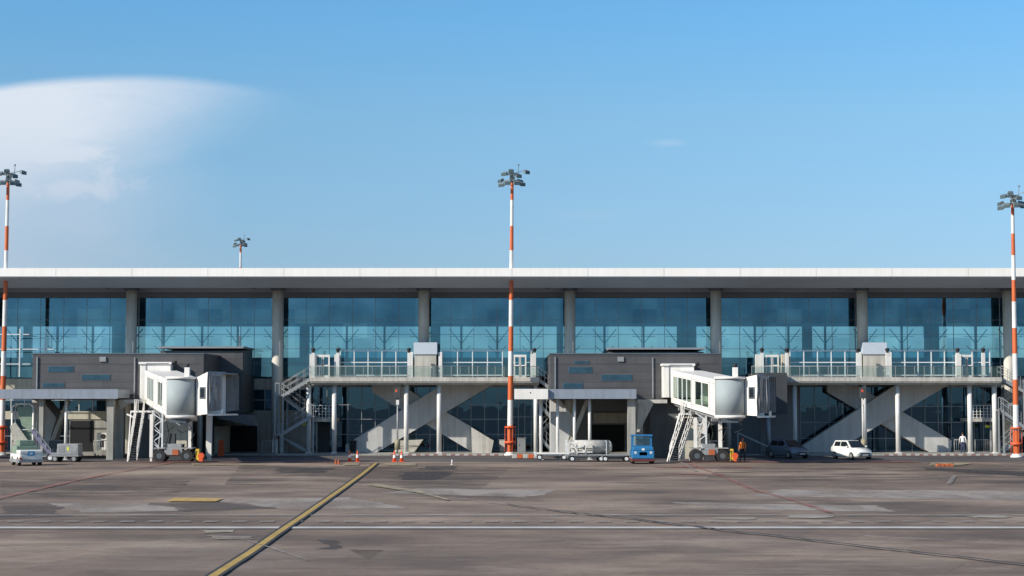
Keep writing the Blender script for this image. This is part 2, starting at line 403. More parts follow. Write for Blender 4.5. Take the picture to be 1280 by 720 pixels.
for i in range(-48, 48): dash.append([(i*pit, y0),(i*pit+pit*0.52, y0),(i*pit+pit*0.52, y1),(i*pit, y1)])
sheet('dashed_white_line', 'worn_white', dash)
yp = [G(*p) for p in ((248,735),(269,720),(314,691),(344,669.5),(360,658.5),(378,646.5),(430,610),(452,594),(470,579.5))]
sheet('taxi_line_border', 'mark_black', strip(yp, 0.46))
sheet('yellow_taxi_line', 'mark_yellow', strip(yp, 0.24))
sheet('yellow_ground_mark', 'worn_yellow', [gp((218,623.4),(279,624.2),(270,628),(208,628))])
sheet('red_apron_line', 'worn_red', strip([G(*p) for p in ((-30,631),(0,623.5),(101,600),(168,587),(215,579))], 0.35) + strip([G(*p) for p in ((860,580),(897,593.6),(944,614),(984,624),(1038,642))], 0.28))
sheet('red_stand_line', 'faint_red', xband('', '', 577.6, 578.8, -28, -11) + xband('', '', 577.6, 578.8, 12, 30) + [gp((820,584),(815,585.2),(940,585.5),(940,584))] + [gp((830,592),(828,593),(905,595),(905,593.8))])
sheet('thin_white_line', 'worn_white', strip([G(*p) for p in ((330,684),(383,702))], 0.1) + strip([G(*p) for p in ((300,675),(330,684))], 0.08)
      + strip([G(*p) for p in ((1186,606),(1193,596))], 0.25) + strip([G(*p) for p in ((850,578),(870,590))], 0.2))
sheet('yellow_stand_mark', 'faint_yellow', [gp((432,579.3),(428,582),(448,582.5),(449,579.6)), gp((478,580),(484,583),(520,583),(520,580.4)), gp((1165,579),(1160,583),(1200,582.6),(1215,580)),
      gp((240,580.5),(240,582),(330,582),(330,581)), gp((455,607),(520,617),(560,627),(560,625.5),(525,615),(470,606))])
cr = [G(*p) for p in ((560,623),(600,628),(666,636),(720,643),(790,650),(860,659),(917,666),(990,674),(1090,686),(1180,696),(1290,709))]
crk = []
for a, b_ in zip(cr, cr[1:]):
    a, b_ = Vector(a), Vector(b_)
    for k in range(8): crk.append(a.lerp(b_, k/8) + Vector((random.uniform(-.05,.05), random.uniform(-.12,.12))))
crk.append(Vector(cr[-1]))
sheet('sealed_crack', 'mark_black', strip(crk[12:], 0.17))
sheet('hairline_crack', 'faint_white', strip(crk[:13], 0.12) + strip([G(*p) for p in ((1080,672),(1290,684))], 0.1))

# pavement by the building with a red and white kerb
YK = 146.6
m_ = MB(); m_.box(-200, 200, YK+0.25, 153.4, -0.05, 0.13); structure(m_.build('pavement', 'concrete'))
kw, kr, kc = MB(), MB(), MB()
xa_, xb_, xc_, xd_ = PX(488, YK), PX(636, YK), PX(1105, YK), PX(1262, YK)
for (a, c) in ((xa_, xb_), (xc_, xd_)):
    n = int((c-a)/0.36)
    for i in range(n): (kw if i % 2 else kr).box(a+i*0.36, a+i*0.36+0.358, YK, YK+0.248, -0.05, 0.13)
for (a, c) in ((-200, xa_-0.004), (xb_, xc_-0.004), (xd_, 200)): kc.box(a, c, YK, YK+0.248, -0.05, 0.129)
structure(kc.build('kerb', 'concrete'))
structure(kw.build('kerb', 'mark_white')); structure(kr.build('kerb', 'kerb_red'))

# ------------------------------------------------------------------ terminal building
YG, YC, YF = 153.0, 151.2, 145.0      # glass, columns, roof edge
T = thing('terminal_building', 'long glass fronted airport terminal under a flat white roof with grey round columns', 'terminal building', (0, YG, 0))
XL, XR = -95.0, 95.0
zf0, zf1 = PZ(346, YF), PZ(335, YF)
zs = PZ(360, 148.5); zh = PZ(372.5, YG)
m_ = MB(); m_.prismx([(YF,zf0),(YF,zf1),(YF+10,zf1+0.25),(YF+46,zf1+0.25),(YF+46,zf0+0.1),(YF+0.5,zf0)], XL, XR)
roof = m_.build('roof', 'white_roof', T)
m_ = MB(); m_.prismx([(YF+0.12,zf0-0.004),(YF+3.5,zf0-0.004),(148.5,zs),(148.3,zs)], XL, XR); m_.mi = 1
for k in range(-30, 31): m_.beam((k*3.14, YF+0.15, zf0-0.012), (k*3.14, 148.45, zs-0.006), 0.02, 0.012)
m_.build('sloping_soffit', ['soffit_grey', 'steel_dark'], T)
m_ = MB(); m_.box(XL, XR, 148.6, YG-0.1, zs+0.25, zs+0.35); m_.box(XL, XR, YG-0.8, YG+0.3, zs-0.12, zs+0.24); m_.build('soffit', 'ceiling_grey', T)
m_ = MB(); m_.box(XL, XR, YG-0.35, YG+0.25, zh, zs-0.125); m_.build('header_beam', 'header_grey', T)
m_ = MB()
for k in range(-15, 16): m_.box(k*6.28-0.012, k*6.28+0.012, YF-0.004, YF+0.02, zf0+0.01, zf1-0.01)
m_.box(XL, XR, YF-0.03, YF-0.0045, zf0-0.03, zf0+0.045); m_.build('fascia_joints', 'steel_grey', roof)
for k in range(-7, 8):
    m_ = MB(); m_.tube((k*12.56+3.0, YG-2.2, zs+0.1), (k*12.56+3.0, YG-2.2, zs+0.249), 0.16, 0.16, 14); m_.build('downlight', 'dark_panel', roof)
# columns
bays = [163 + 183.2*i for i in range(-4, 11)]
colx = [PX(p, YC) for p in bays]
for x, p in zip(colx, bays):
    zc0 = PZ(440, YC) if abs(p-529) < 9 or abs(p-1079) < 9 else 0.13
    m_ = MB(); m_.tube((x, YC, zc0), (x, YC, zs-0.05), 0.47, 0.47, 28); c = m_.build('column', 'column_grey', T)
    m_ = MB(); m_.tube((x, YC, zs-0.05), (x, YC, zs+0.25), 0.6, 0.75, 24); m_.box(x-0.2, x+0.2, YC-1.6, YC+1.5, zs+0.0, zs+0.25); m_.build('capital', 'steel_dark', c)
# glazing
ZD = 6.45   # gallery floor level
for a, b_ in zip(colx, colx[1:]):
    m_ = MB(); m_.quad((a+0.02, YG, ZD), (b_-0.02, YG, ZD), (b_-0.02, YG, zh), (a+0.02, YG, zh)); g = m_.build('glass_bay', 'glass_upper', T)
    m_ = MB(); w = (b_-a)
    nx = 6
    for k in range(nx+1):
        x = a + 0.25 + (w-0.5)*k/nx
        if k in (0, nx): m_.box(x-0.03, x+0.03, YG-0.03, YG+0.12, ZD, zh)
        else: m_.box(x-0.018, x+0.018, YG-0.025, YG+0.10, ZD, zh)
    z = zh
    for zz in (PZ(400, YG), PZ(418, YG), PZ(436, YG), PZ(454, YG)):
        m_.box(a+0.02, b_-0.02, YG-0.022, YG+0.06, zz-0.016, zz+0.016)
    m_.build('mullions', 'steel_grey', g)
# interior: floor, ceiling, rear wall with its long window, steel trees
YB = 178.0
zb0, zb1 = PZ(447, YB), PZ(408, YB)
m_ = MB(); m_.box(XL, XR, YG+0.25, YB, ZD-0.5, ZD-0.02); m_.build('gallery_floor', 'soffit_grey', T)
m_ = MB(); m_.box(XL, XR, YG+0.3, YB, zs+0.0, zs+0.1); m_.build('ceiling', 'soffit_dark', T)
m_ = MB(); m_.box(XL, XR, YB, YB+0.3, zb1, zs+0.1); m_.box(XL, XR, YB, YB+0.3, 0, zb0)
x = XL
rnd = random.Random(5)
m_.build('rear_wall', 'soffit_dark', T)
for px, wd in ((146,14),(380,12),(545,10),(860,22),(1166,18),(33,10),(700,8),(1010,12),(-120,14),(1400,20)):
    xx = PX(px, YB-0.5); m_ = MB(); m_.box(xx-wd*0.04, xx+wd*0.04, YB-0.6, YB-0.02, ZD, zs); m_.build('pier', 'steel_grey', T)
m_ = MB()
for px in range(-300, 1600, 46):
    xx = PX(px+rnd.uniform(-3,3), 172); yy = 172
    t = MB()
    t.box(xx-0.10, xx+0.10, yy-0.1, yy+0.1, ZD, zs)
    for s_ in (-1, 1):
        t.beam((xx, yy, zb0+0.2), (xx+s_*0.9, yy, zb0+1.0), 0.06)
        t.beam((xx, yy, zb0+1.2), (xx+s_*1.15, yy, zb1-0.5), 0.07)
    t.box(xx-1.15, xx+1.15, yy-0.03, yy+0.03, zb0+1.9, zb0+1.94)
    t.build('steel_tree', 'steel_dark', T)
m_.bm.free()
m_ = MB(); yy = 148.0
for (a, c, v) in ((-60,35,418),(-60,66,436.5),(-60,37,455)): m_.beam((PX(a,yy),yy,PZ(v,yy)),(PX(c,yy),yy,PZ(v,yy)),0.07)
for (a, v0, v1) in ((24,411,471),(55,429,443),(-30,411,471)): m_.beam((PX(a,yy),yy-0.09,PZ(v0,yy)),(PX(a,yy),yy-0.09,PZ(v1,yy)),0.09)
for v in (418,436.5,455): m_.beam((PX(-50,yy),yy,PZ(v,yy)),(PX(-50,yy),YG-0.1,PZ(v,yy)),0.06); m_.beam((PX(24,yy),yy,PZ(v,yy)),(PX(24,yy),YG-0.1,PZ(v,yy)),0.06)
m_.build('white_frame', 'frame_white', T)
# hanging dark banners behind the glass
for px in (153, 1114, 541):
    xx = PX(px, YG+1); zt = PZ(374, YG+1)
    m_ = MB(); m_.box(xx-0.18, xx+0.18, YG+0.9, YG+1.0, PZ(470 if px != 1114 else 408, YG+1), zt); m_.build('drape', 'black_void', T)

# lower storeys: rear of the ground hall
m_ = MB(); m_.box(XL, XR, YG+11, YG+11.3, 0, ZD-0.5); m_.build('hall_wall', 'soffit_dark', T)
# lower facade description: pixel spans
def wall(name, x0, x1, v0, v1, mt, y=YG, d=0.35, parent=T):
    b = MB(); b.box(PX(x0, y), PX(x1, y), y, y+d, PZ(v1, y) if v1 < 565 else 0.0, PZ(v0, y)); return b.build(name, mt, parent)
def opening(name, x0, x1, v0, v1, mt='black_void', y=YG, parent=T): return wall(name, x0, x1, v0, v1, mt, y, 0.1, parent)

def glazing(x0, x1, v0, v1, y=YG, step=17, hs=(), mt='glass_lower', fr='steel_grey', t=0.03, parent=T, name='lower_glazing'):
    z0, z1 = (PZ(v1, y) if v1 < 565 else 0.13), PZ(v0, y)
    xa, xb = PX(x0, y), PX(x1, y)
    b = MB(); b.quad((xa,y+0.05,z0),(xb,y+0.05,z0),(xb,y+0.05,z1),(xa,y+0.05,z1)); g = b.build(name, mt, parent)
    b = MB(); n = max(1, round((x1-x0)/step))
    for k in range(n+1):
        x = xa+(xb-xa)*k/n; b.box(x-t, x+t, y-0.04, y+0.14, z0, z1)
    for v in hs:
        z = PZ(v, y); b.box(xa, xb, y-0.035, y+0.11, z-t, z+t)
    b.build('frame', fr, g); return g
# A wing
glazing(-700, -200, 500, 566, hs=(522, 540)); wall('spandrel', -700, -20, 472, 500, 'concrete_pale')
wall('spandrel', -20, 45, 472, 487, 'cream_wall'); glazing(-20, 150, 487, 514, hs=(500,), fr='frame_white'); wall('spandrel', -20, 150, 514, 524, 'cream_wall', YG-0.1)
glazing(-200, 88, 524, 566, hs=(545,)); wall('wall', 88, 168, 524, 566, 'concrete', YG)
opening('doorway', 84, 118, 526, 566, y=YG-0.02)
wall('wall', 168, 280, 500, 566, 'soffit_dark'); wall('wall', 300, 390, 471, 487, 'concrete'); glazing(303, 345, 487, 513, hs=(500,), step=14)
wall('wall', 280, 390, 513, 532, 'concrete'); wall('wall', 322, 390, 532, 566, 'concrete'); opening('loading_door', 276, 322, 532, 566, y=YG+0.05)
glazing(345, 390, 487, 513, hs=(500,), step=15)
glazing(390, 418, 484, 566, hs=(500, 522), step=9); opening('doorway', 396, 412, 528, 566, 'dark_panel', y=YG-0.12)
glazing(418, 640, 484, 566, hs=(506, 524, 543)); wall('spandrel', 390, 690, 470, 484, 'concrete')
glazing(640, 672, 484, 566, hs=(502, 521, 543), step=8); wall('wall', 672, 812, 470, 500, 'concrete')
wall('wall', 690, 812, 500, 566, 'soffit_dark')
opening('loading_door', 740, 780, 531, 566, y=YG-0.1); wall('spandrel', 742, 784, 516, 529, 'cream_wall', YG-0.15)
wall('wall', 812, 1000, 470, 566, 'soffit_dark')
glazing(1000, 1090, 484, 566, hs=(508, 528, 548), y=YG-0.05); glazing(1090, 1205, 484, 566, hs=(508, 528, 548), y=YG-0.05)
wall('spandrel', 1000, 1300, 470, 484, 'concrete'); glazing(1205, 1300, 484, 566, hs=(505, 524), step=12, y=YG-0.05)
glazing(1300, 1700, 484, 566, hs=(505, 524)); wall('spandrel', 1300, 1900, 470, 484, 'concrete'); wall('spandrel', 1900, 2000, 440, 566, 'concrete')
# round pilasters of the curtain wall behind the X stairs
# ------------------------------------------------------------------ raised walkways with everything fixed to them
def railing(b, g, p0, p1, h=1.05, n=8, r=0.025, mid=False):
    "posts and top rail into b, glass into g"
    p0, p1 = Vector(p0), Vector(p1); up = Vector((0,0,h))
    for k in range(n+1):
        p = p0.lerp(p1, k/n); b.beam(p, p+up, 0.045)
    b.tube(p0+up, p1+up, r, r, 8)
    b.tube(p0+up*0.08, p1+up*0.08, r*0.7, r*0.7, 6)
    if mid:
        for q in (0.3, 0.52, 0.76): b.tube(p0+up*q, p1+up*q, r*0.6, r*0.6, 6)
    if g is not None:
        a, c = p0+up*0.1, p1+up*0.1; g.quad(a, c, c+up*0.82, a+up*0.82)
def ramp(b, pts, y0, y1): b.prism([P(p[0], p[1], y0) for p in pts], y0, y1)
def flight(b, rl, x0, z0, x1, z1, y0, y1, n=None):
    "straight stair flight between two points, treads + stringers, rails into rl"
    n = n or max(3, int(abs(z1-z0)/0.18))
    for k in range(n):
        xa = x0+(x1-x0)*k/n; xb = x0+(x1-x0)*(k+1)/n; z = z0+(z1-z0)*(k+0.5)/n
        b.box(min(xa,xb)-0.01, max(xa,xb)+0.02, y0+0.05, y1-0.05, z-0.02, z+0.02)
    for y in (y0, y1):
        b.beam((x0,y,z0-0.1),(x1,y,z1-0.1), 0.06, 0.26)
        for hh in (0.55, 1.0): rl.tube((x0,y,z0+hh),(x1,y,z1+hh), 0.022, 0.022, 6)
        for k in range(5): 
            q = k/4; rl.beam((x0+(x1-x0)*q,y,z0+(z1-z0)*q),(x0+(x1-x0)*q,y,z0+(z1-z0)*q+1.0), 0.035)

def walkway(name, label, xs, Xstairs, colpx, lamps, doors, box, end_stair, back_lit):
    YD0, YD1 = 147.6, YG-0.05; name_end = xs[0] < 600
    x0, x1 = PX(xs[0], YD0), PX(xs[1], YD0)
    zt = PZ(471.5, YD0); zb = PZ(481, YD0)
    W = thing(name, label, 'walkway', ((x0+x1)/2, YD0, 0))
    b = MB(); b.box(x0, x1, YD0, YD1, zb+0.16, zt-0.14); b.box(x0-0.03, x1+0.03, YD0-0.08, YD0+0.25, zb+0.28, zt); b.box(x0, x1, YD0+0.35, YD0+0.6, zb, zb+0.155)
    b.build('deck', 'concrete_pale', W)
    b, g = MB(), MB(); railing(b, g, (x0, YD0+0.06, zt), (x1, YD0+0.06, zt), 0.92, 26)
    rl = b.build('railing', 'galv', W); g.build('rail_glass', 'glass_rail', rl)
    for p in colpx:
        x = PX(p, YD0+1.0); b = MB(); b.tube((x, YD0+1.0, 0.13), (x, YD0+1.0, zb+0.16), 0.20, 0.20, 20); b.box(x-0.28, x+0.28, YD0+0.72, YD0+1.28, zb+0.06, zb+0.158)
        b.box(x-0.25, x+0.25, YD0+0.75, YD0+1.25, 0.128, 0.2)
        b.build('column', 'white_paint', W)
    for k, st in enumerate(Xstairs):
        y0 = 151.15 if k == 0 else 151.8
        b = MB(); ramp(b, st, y0, y0+1.15); b.build('stair_enclosure', 'ramp_grey', W)
        if k == 1 and name_end: b = MB(); b.prism([P(q_[0], q_[1], 149.5) for q_ in ((589,534),(617,551),(614,566.5),(590,566.5))], 149.5, 151.75); b.build('added_sunlit_end', 'concrete_pale', W)  # extra piece added ahead of the shaded ramp so its foot catches sun
    # glazed corridor front behind the deck
    yc = 150.45
    for (a, c) in doors['glass']:
        glazing(a, c, 437, 471, y=yc, step=16.8, hs=(453, 438.5, 469), mt='glass_upper', fr='frame_white', t=0.04, parent=W, name='corridor_window')
    for (a, c) in doors['door']:
        xa, xb = PX(a, yc-0.3), PX(c, yc-0.3); zt2 = PZ(444, yc-0.3)
        b = MB(); w = xb-xa
        for q in (0, 0.47, 0.53, 1.0): b.box(xa+w*q-0.06, xa+w*q+0.06, yc-0.36, yc-0.24, zt, zt2)
        b.box(xa-0.061, xb+0.061, yc-0.365, yc-0.235, zt2-0.16, zt2+0.04); b.box(xa, xb, yc-0.355, yc-0.245, zt+0.95, zt+1.08); b.box(xa, xb, yc-0.355, yc-0.245, zt, zt+0.2)
        d = b.build('double_door', 'white_paint', W)
        b = MB(); b.quad((xa,yc-0.3,zt),(xb,yc-0.3,zt),(xb,yc-0.3,zt2),(xa,yc-0.3,zt2)); b.build('pane', 'glass_upper', d)
    for (a, c, v0) in doors['pillar']:
        b = MB(); xa, xb = PX(a, yc-0.5), PX(c, yc-0.5); b.box(xa, xb, yc-0.8, yc-0.1, zt-0.02, PZ(v0, yc-0.5)); b.build('pillar', 'white_paint' if c-a < 8.5 else 'cream_wall', W)
    if box:
        a, c = box; xa, xb = PX(a, YD0+2.2), PX(c, YD0+2.2)
        b = MB(); b.box(xa, xb, YD0+2.2, YD0+4.2, zt, PZ(443, YD0+2.2)); bb = b.build('lift_shaft', 'concrete_pale', W)
        b = MB(); b.box(xa-0.08, xb+0.08, YD0+2.1, YD0+4.3, PZ(442.9, YD0+2.2), PZ(428, YD0+2.2)); b.build('cap', 'soffit_grey', bb)
        for q in (xa-0.45, xb+0.2):
            b = MB(); b.box(q, q+0.3, YD0+2.25, YD0+2.6, zt, PZ(440, YD0+2.2)); b.build('pillar', 'white_paint', W)
    for p in lamps:
        x = PX(p, YD0+0.9); b = MB(); b.box(x-0.13, x+0.13, YD0+0.8, YD0+1.06, zt, PZ(441, YD0+0.9)); po = b.build('lamp_post', 'white_paint', W)
        b = MB(); b.tube((x, YD0+0.93, PZ(441, YD0+0.9)), (x, YD0+0.93, PZ(438.5, YD0+0.9)), 0.09, 0.14, 10); b.sphere((x, YD0+0.93, PZ(437, YD0+0.9)), 0.19, (1,1,0.8)); b.build('lamp', 'rubber', po)
    # end stairs, four flights in a zigzag
    for (sx, dirn, lv) in end_stair:
        b, rl2 = MB(), MB()
        yA, yB_ = YD0+0.2, YD0+1.4
        for k, (pa, va, pb, vb) in enumerate(lv):
            yo = 0 if k % 2 == 0 else 1.35
            flight(b, rl2, PX(pa, yA+yo), PZ(va, yA+yo) if va < 565 else 0.15, PX(pb, yA+yo), PZ(vb, yA+yo) if vb < 565 else 0.15, yA+yo, yB_+yo)
        # landings
        for (pa, pb, va) in sx:
            z = PZ(va, yA); xa, xb = PX(pa, yA), PX(pb, yA)
            b.box(xa, xb, yA, yB_+1.35, z-0.1, z)
            for q in (xa, xb): b.beam((q, yA, 0.1), (q, yA, z), 0.12); b.beam((q, yB_+1.35, 0.1), (q, yB_+1.35, z), 0.12)
            railing(rl2, None, (xa, yA, z), (xb, yA, z), 1.0, 2)
        f = b.build('end_stair', 'galv', W); rl2.build('handrail', 'galv', f)
    return W, x0, x1, zt, zb, YD0
lvA = [(388,472,352,494),(352,494,388,520),(388,520,350,543),(350,543,390,566)]
lvAr = [(672,472,690,486),(692,486,674,504),(674,504,692,524),(692,524,674,543),(674,543,692,566)]
lvB = [(1252,472,1284,490),(1284,490,1252,512),(1252,512,1284,536),(1284,536,1250,566)]
WA = walkway('elevated_walkway', 'raised concrete walkway with glass railing over crossing stairs, left of the middle striped mast', (388, 674),
    [[(432,566),(432,556),(553,481),(616,481),(470,566)], [(465,490),(465,481),(500,481),(617,550),(613,566),(592,566)]],
    (386, 418, 508, 549, 670), (391, 422, 511, 668), dict(glass=[(425,512),(553,628),(640,664)], door=[(395,411),(643,657)], pillar=[(387,394,443),(418,423,443),(663,668,443)]),
    (518, 545), [([(344,354,494),(386,392,520),(343,352,543)], -1, lvA), ([(690,696,486),(672,676,504),(691,696,524)], 1, lvAr)], True)
WB = walkway('elevated_walkway', 'raised concrete walkway with glass railing above the two parked cars', (940, 1252),
    [[(1005,566),(1005,556),(1120,481),(1186,481),(1040,566)], [(1034,490),(1034,481),(1070,481),(1190,551),(1188,566),(1163,566)]],
    (993, 1080, 1122, 1212, 1243), (953, 984, 1073, 1110, 1198, 1230), dict(glass=[(988,1074),(1115,1198),(1216,1238)], door=[(958,973),(1202,1216)], pillar=[(945,953,443),(977,986,443),(1196,1201,443)]),
    (1080, 1108), [([(1280,1290,490),(1248,1254,512),(1280,1290,536)], 1, lvB)], True)
for w in (WA[0], WB[0]): w['group'] = 'raised walkways in front of the terminal'
for (W, pa, pb) in ((WA, 390, 420), (WB, 1212, 1243)):
    # small balcony landing below the deck end
    b = MB(); y0 = 149.6; z = PZ(523, y0); b.box(PX(pa, y0), PX(pb, y0), y0, YG-0.05, z-0.28, z); bl = b.build('balcony', 'concrete_pale', W[0])
    b = MB(); railing(b, None, (PX(pa, y0), y0+0.05, z), (PX(pb, y0), y0+0.05, z), 1.1, 7, mid=True); b.build('handrail', 'frame_white', bl)
for (W, a, v) in ((WA, 378, 530), (WB, 1236, 533)):
    b = MB(); y0 = 150.5; b.box(PX(a-5, y0), PX(a+5, y0), y0, y0+0.06, PZ(v+1.6, y0), PZ(v-1.6, y0)); s_ = b.build('hanging_sign', 'yellow_sign', W[0])
    b = MB(); 
    for q in (-4, 4): b.beam((PX(a+q, y0), y0+0.03, PZ(v-1.6, y0)), (PX(a+q, y0), y0+0.03, PZ(481, y0)), 0.03)
    b.build('hanger', 'steel_grey', s_)

# ------------------------------------------------------------------ gate buildings
def gatehouse(dx, label, link, slots, dark):
    Yg = 140.0
    Gh = thing('gate_building', label, 'gate building', (PX(147+dx, Yg), Yg, 0), group='dark grey gate buildings')
    zt, zb = PZ(443, Yg), PZ(500, Yg)
    x0, x1 = PX(40+dx, Yg), PX(254+dx, Yg)
    b = MB(); b.box(x0, x1, Yg, YG-0.05, zb, zt); b.build('upper_storey', 'cladding', Gh)
    b = MB(); b.box(x0-0.05, x1+0.05, Yg-0.06, YG-0.02, zt+0.002, zt+0.10); b.build('roof_edge', 'steel_dark', Gh)
    la, lb, lv0 = link; yl_ = 147.5
    b = MB(); b.prismx([(yl_, zb), (yl_, PZ(lv0+1.5, yl_)), (YG-0.06, PZ(lv0+1.5, yl_)+0.2), (YG-0.06, zb)], PX(la, yl_), PX(lb, yl_)); lk = b.build('link_block', 'cladding', Gh)
    b = MB(); b.box(PX(la, yl_)-0.1, PX(lb, yl_)+0.1, yl_-0.35, YG-0.02, PZ(lv0+1.5, yl_)+0.202, PZ(lv0, yl_)+0.26); b.build('roof_edge', 'soffit_dark', lk)
    for (a, c, v0, v1) in slots:
        b = MB(); b.box(PX(a, Yg)-0.05, PX(c, Yg)+0.05, Yg-0.03, Yg-0.002, PZ(v1, Yg)-0.04, PZ(v0, Yg)+0.04); w = b.build('window', 'steel_dark', Gh)
        b = MB(); b.box(PX(a, Yg), PX(c, Yg), Yg-0.045, Yg-0.032, PZ(v1, Yg), PZ(v0, Yg)); b.build('pane', 'win_blue', w)
    for (p, v0, v1, w_) in ((128, 446, 452, 0.25), (168, 447, 498, 0.05), (46, 446, 498, 0.05)):
        b = MB(); xx = PX(p+dx, Yg); b.box(xx-w_, xx+w_, Yg-0.12, Yg-0.004, PZ(v1, Yg), PZ(v0, Yg)); b.build('vent' if w_ > 0.1 else 'downpipe', 'steel_grey', Gh)
    b = MB(); b.box(x0+0.2, x1-0.2, Yg-0.01, Yg-0.003, PZ(455, Yg)-0.01, PZ(455, Yg)+0.01); b.box(x0+0.2, x1-0.2, Yg-0.01, Yg-0.003, PZ(477.5, Yg)-0.01, PZ(477.5, Yg)+0.01); b.build('panel_seam', 'rubber', Gh)
    # V shaped concrete leg at the left
    y0 = Yg+0.6
    b = MB(); b.prism([P(40+dx, 500, y0), P(52+dx, 500, y0), P(70+dx, 522, y0), P(57+dx, 569, y0), P(40+dx, 569, y0)], y0, y0+3.0); b.build('support_wall', 'ramp_grey', Gh)
    b = MB(); b.beam((PX(86+dx, y0-0.2), y0-0.2, zb), (PX(58+dx, y0-0.2), y0-0.2, 0.0), 0.32); b.build('strut', 'concrete_pale', Gh)
    # ground level rooms
    b = MB(); b.box(PX(164+dx, Yg+1), PX(254+dx, Yg+1)-2.4, Yg+1, YG-0.05, 0, zb-0.004); b.build('ground_room', 'ramp_dark' , Gh)
    yb_ = Yg-1.6; b = MB(); b.box(PX(203+dx, yb_), PX(234+dx, yb_), yb_, Yg+0.99, 0, PZ(521, yb_)); cw = b.build('side_room', 'cream_wall', Gh)
    b = MB(); b.box(PX(221+dx, yb_), PX(233+dx, yb_), yb_-0.06, yb_-0.004, PZ(532, yb_), PZ(522, yb_)); vp = b.build('vent_panel', 'ramp_grey', cw)
    b = MB(); b.box(PX(225+dx, yb_), PX(229.5+dx, yb_), yb_-0.1, yb_-0.063, PZ(529, yb_), PZ(525, yb_)); b.build('fan_grille', 'black_void', cw)
    for p in (262, 250):
        b = MB(); x = PX(p+dx, Yg+1.5); b.tube((x, Yg+1.5, 0), (x, Yg+1.5, zb), 0.22, 0.22, 16); b.build('column', 'concrete', Gh)
    # front columns of the block
    b = MB(); x = PX(150+dx, Yg+0.4); b.box(x-0.35, x+0.35, Yg+0.2, Yg+0.9, 0, zb); b.build('column', 'concrete', Gh)
    return Gh
gatehouse(0, 'dark grey clad gate building at the left, with three slot windows', (200, 303, 437), [(60,91,458,465),(102,137,468.5,475),(53,80,479,484)], 0)
gB = gatehouse(648, 'dark grey clad gate building with four slot windows, right of the middle striped mast', (762, 880, 438.5), [(711,740,459,466),(752,790,468.5,475.5),(704,728,479,485.5),(718,736,451.5,454.5)], 0)
b = MB(); b.box(PX(948,146), PX(984,146), 146, YG-0.06, PZ(518,146), PZ(466,146)); b.build('end_block', 'dark_panel', gB)
b = MB(); b.box(PX(905,147), PX(950,147), 147, YG-0.06, 0, PZ(520,147)); b.build('rear_room', 'ramp_dark', gB)
b = MB(); x = PX(960,146.3); b.tube((x,146.3,0),(x,146.3,PZ(518,146)-0.002), 0.2, 0.2, 14); b.build('column', 'steel_grey', gB)
gA = [o for o in COL.objects if o.name == 'gate_building'][0]
b = MB(); b.box(PX(270,146), PX(302,146), 146, YG-0.06, PZ(516,146), PZ(468,146)); b.build('end_block', 'dark_panel', gA)
b = MB(); b.hexa([(PX(272,144),144,PZ(523,144)),(PX(322,144),144,PZ(533,144)),(PX(322,150),150,PZ(533,144)),(PX(272,150),150,PZ(523,144)),
                  (PX(272,144),144,PZ(516,144)),(PX(312,144),144,PZ(519,144)),(PX(322,150),150,PZ(519,144)),(PX(272,150),150,PZ(516,144))]); b.build('door_hood', 'ramp_dark', gA)
b = MB(); b.box(PX(268,148), PX(277,148), 148, YG-0.3, 0, PZ(533,148)); b.build('side_wall', 'cream_wall', gA)

# ------------------------------------------------------------------ canopies
def canopy(label, x0, x1, white_to, colpx, thick):
    Yc = 135.5
    C_ = thing('canopy', label, 'canopy', (PX((x0+x1)/2, Yc), Yc, 0), group='flat roofed service canopies')
    xa, xb = PX(x0, Yc), PX(x1, Yc); z0, z1 = PZ(498.5, Yc), PZ(486.5, Yc)
    xm = PX(white_to, Yc) if white_to else xa
    b = MB(); b.box(xm, xb, Yc, Yc+4.2, z0+0.06, z1-0.03); b.box(xm, xb+0.03, Yc-0.06, Yc-0.002, z0, z1); b.build('roof_slab', 'canopy_grey', C_)
    if white_to:
        b = MB(); b.box(xa, xm-0.004, Yc-0.35, Yc+3.5, z0-0.03, z1+0.02); ff = b.build('roof_slab', 'bridge_white', C_)
        b = MB(); b.tube((PX(663,Yc), Yc-0.37, PZ(491,Yc)), (PX(663,Yc), Yc-0.352, PZ(491,Yc)), 0.05, 0.05, 8); b.build('rivet', 'rubber', ff)
    for p in colpx:
        x = PX(p, Yc+1.0); b = MB(); b.tube((x, Yc+1.0, 0), (x, Yc+1.0, z0+0.06), 0.12, 0.12, 14); b.box(x-0.2, x+0.2, Yc+0.8, Yc+1.2, 0, 0.05); b.build('column', 'white_paint', C_)
    for (p, w) in thick:
        x = PX(p, Yc+0.8); b = MB(); b.box(x-w, x+w, Yc+0.5, Yc+1.1, 0, z0+0.058); b.build('column', 'concrete', C_)
    return C_
canopy('grey flat canopy at the left edge, in front of the left gate building', -160, 147, None, (83,), ((53,0.16),(139,0.26),(-60,0.16)))
canopy('half white, half grey flat canopy right of the middle striped mast', 643, 795, 685, (676, 697, 718, 737), ((789,0.3),))
# catwalk from the canopy to the bridge
for (a, c, pr) in ((147, 184, gA), (795, 834, gB)):
    b = MB(); b.box(PX(a,137.5)+0.1, PX(c,137.5), 137.5, 138.6, PZ(504,137.5), PZ(499.5,137.5)); 
    b.prism([P(a+4,504,137.6), P(a+22,504,137.6), P(a+4,540,137.6), P(a+1,540,137.6)] if pr is gB else [P(a+2,504,137.6), P(a+16,504,137.6), P(a+4,512,137.6)], 137.6, 137.8)
    b.build('catwalk', 'concrete_pale', pr)

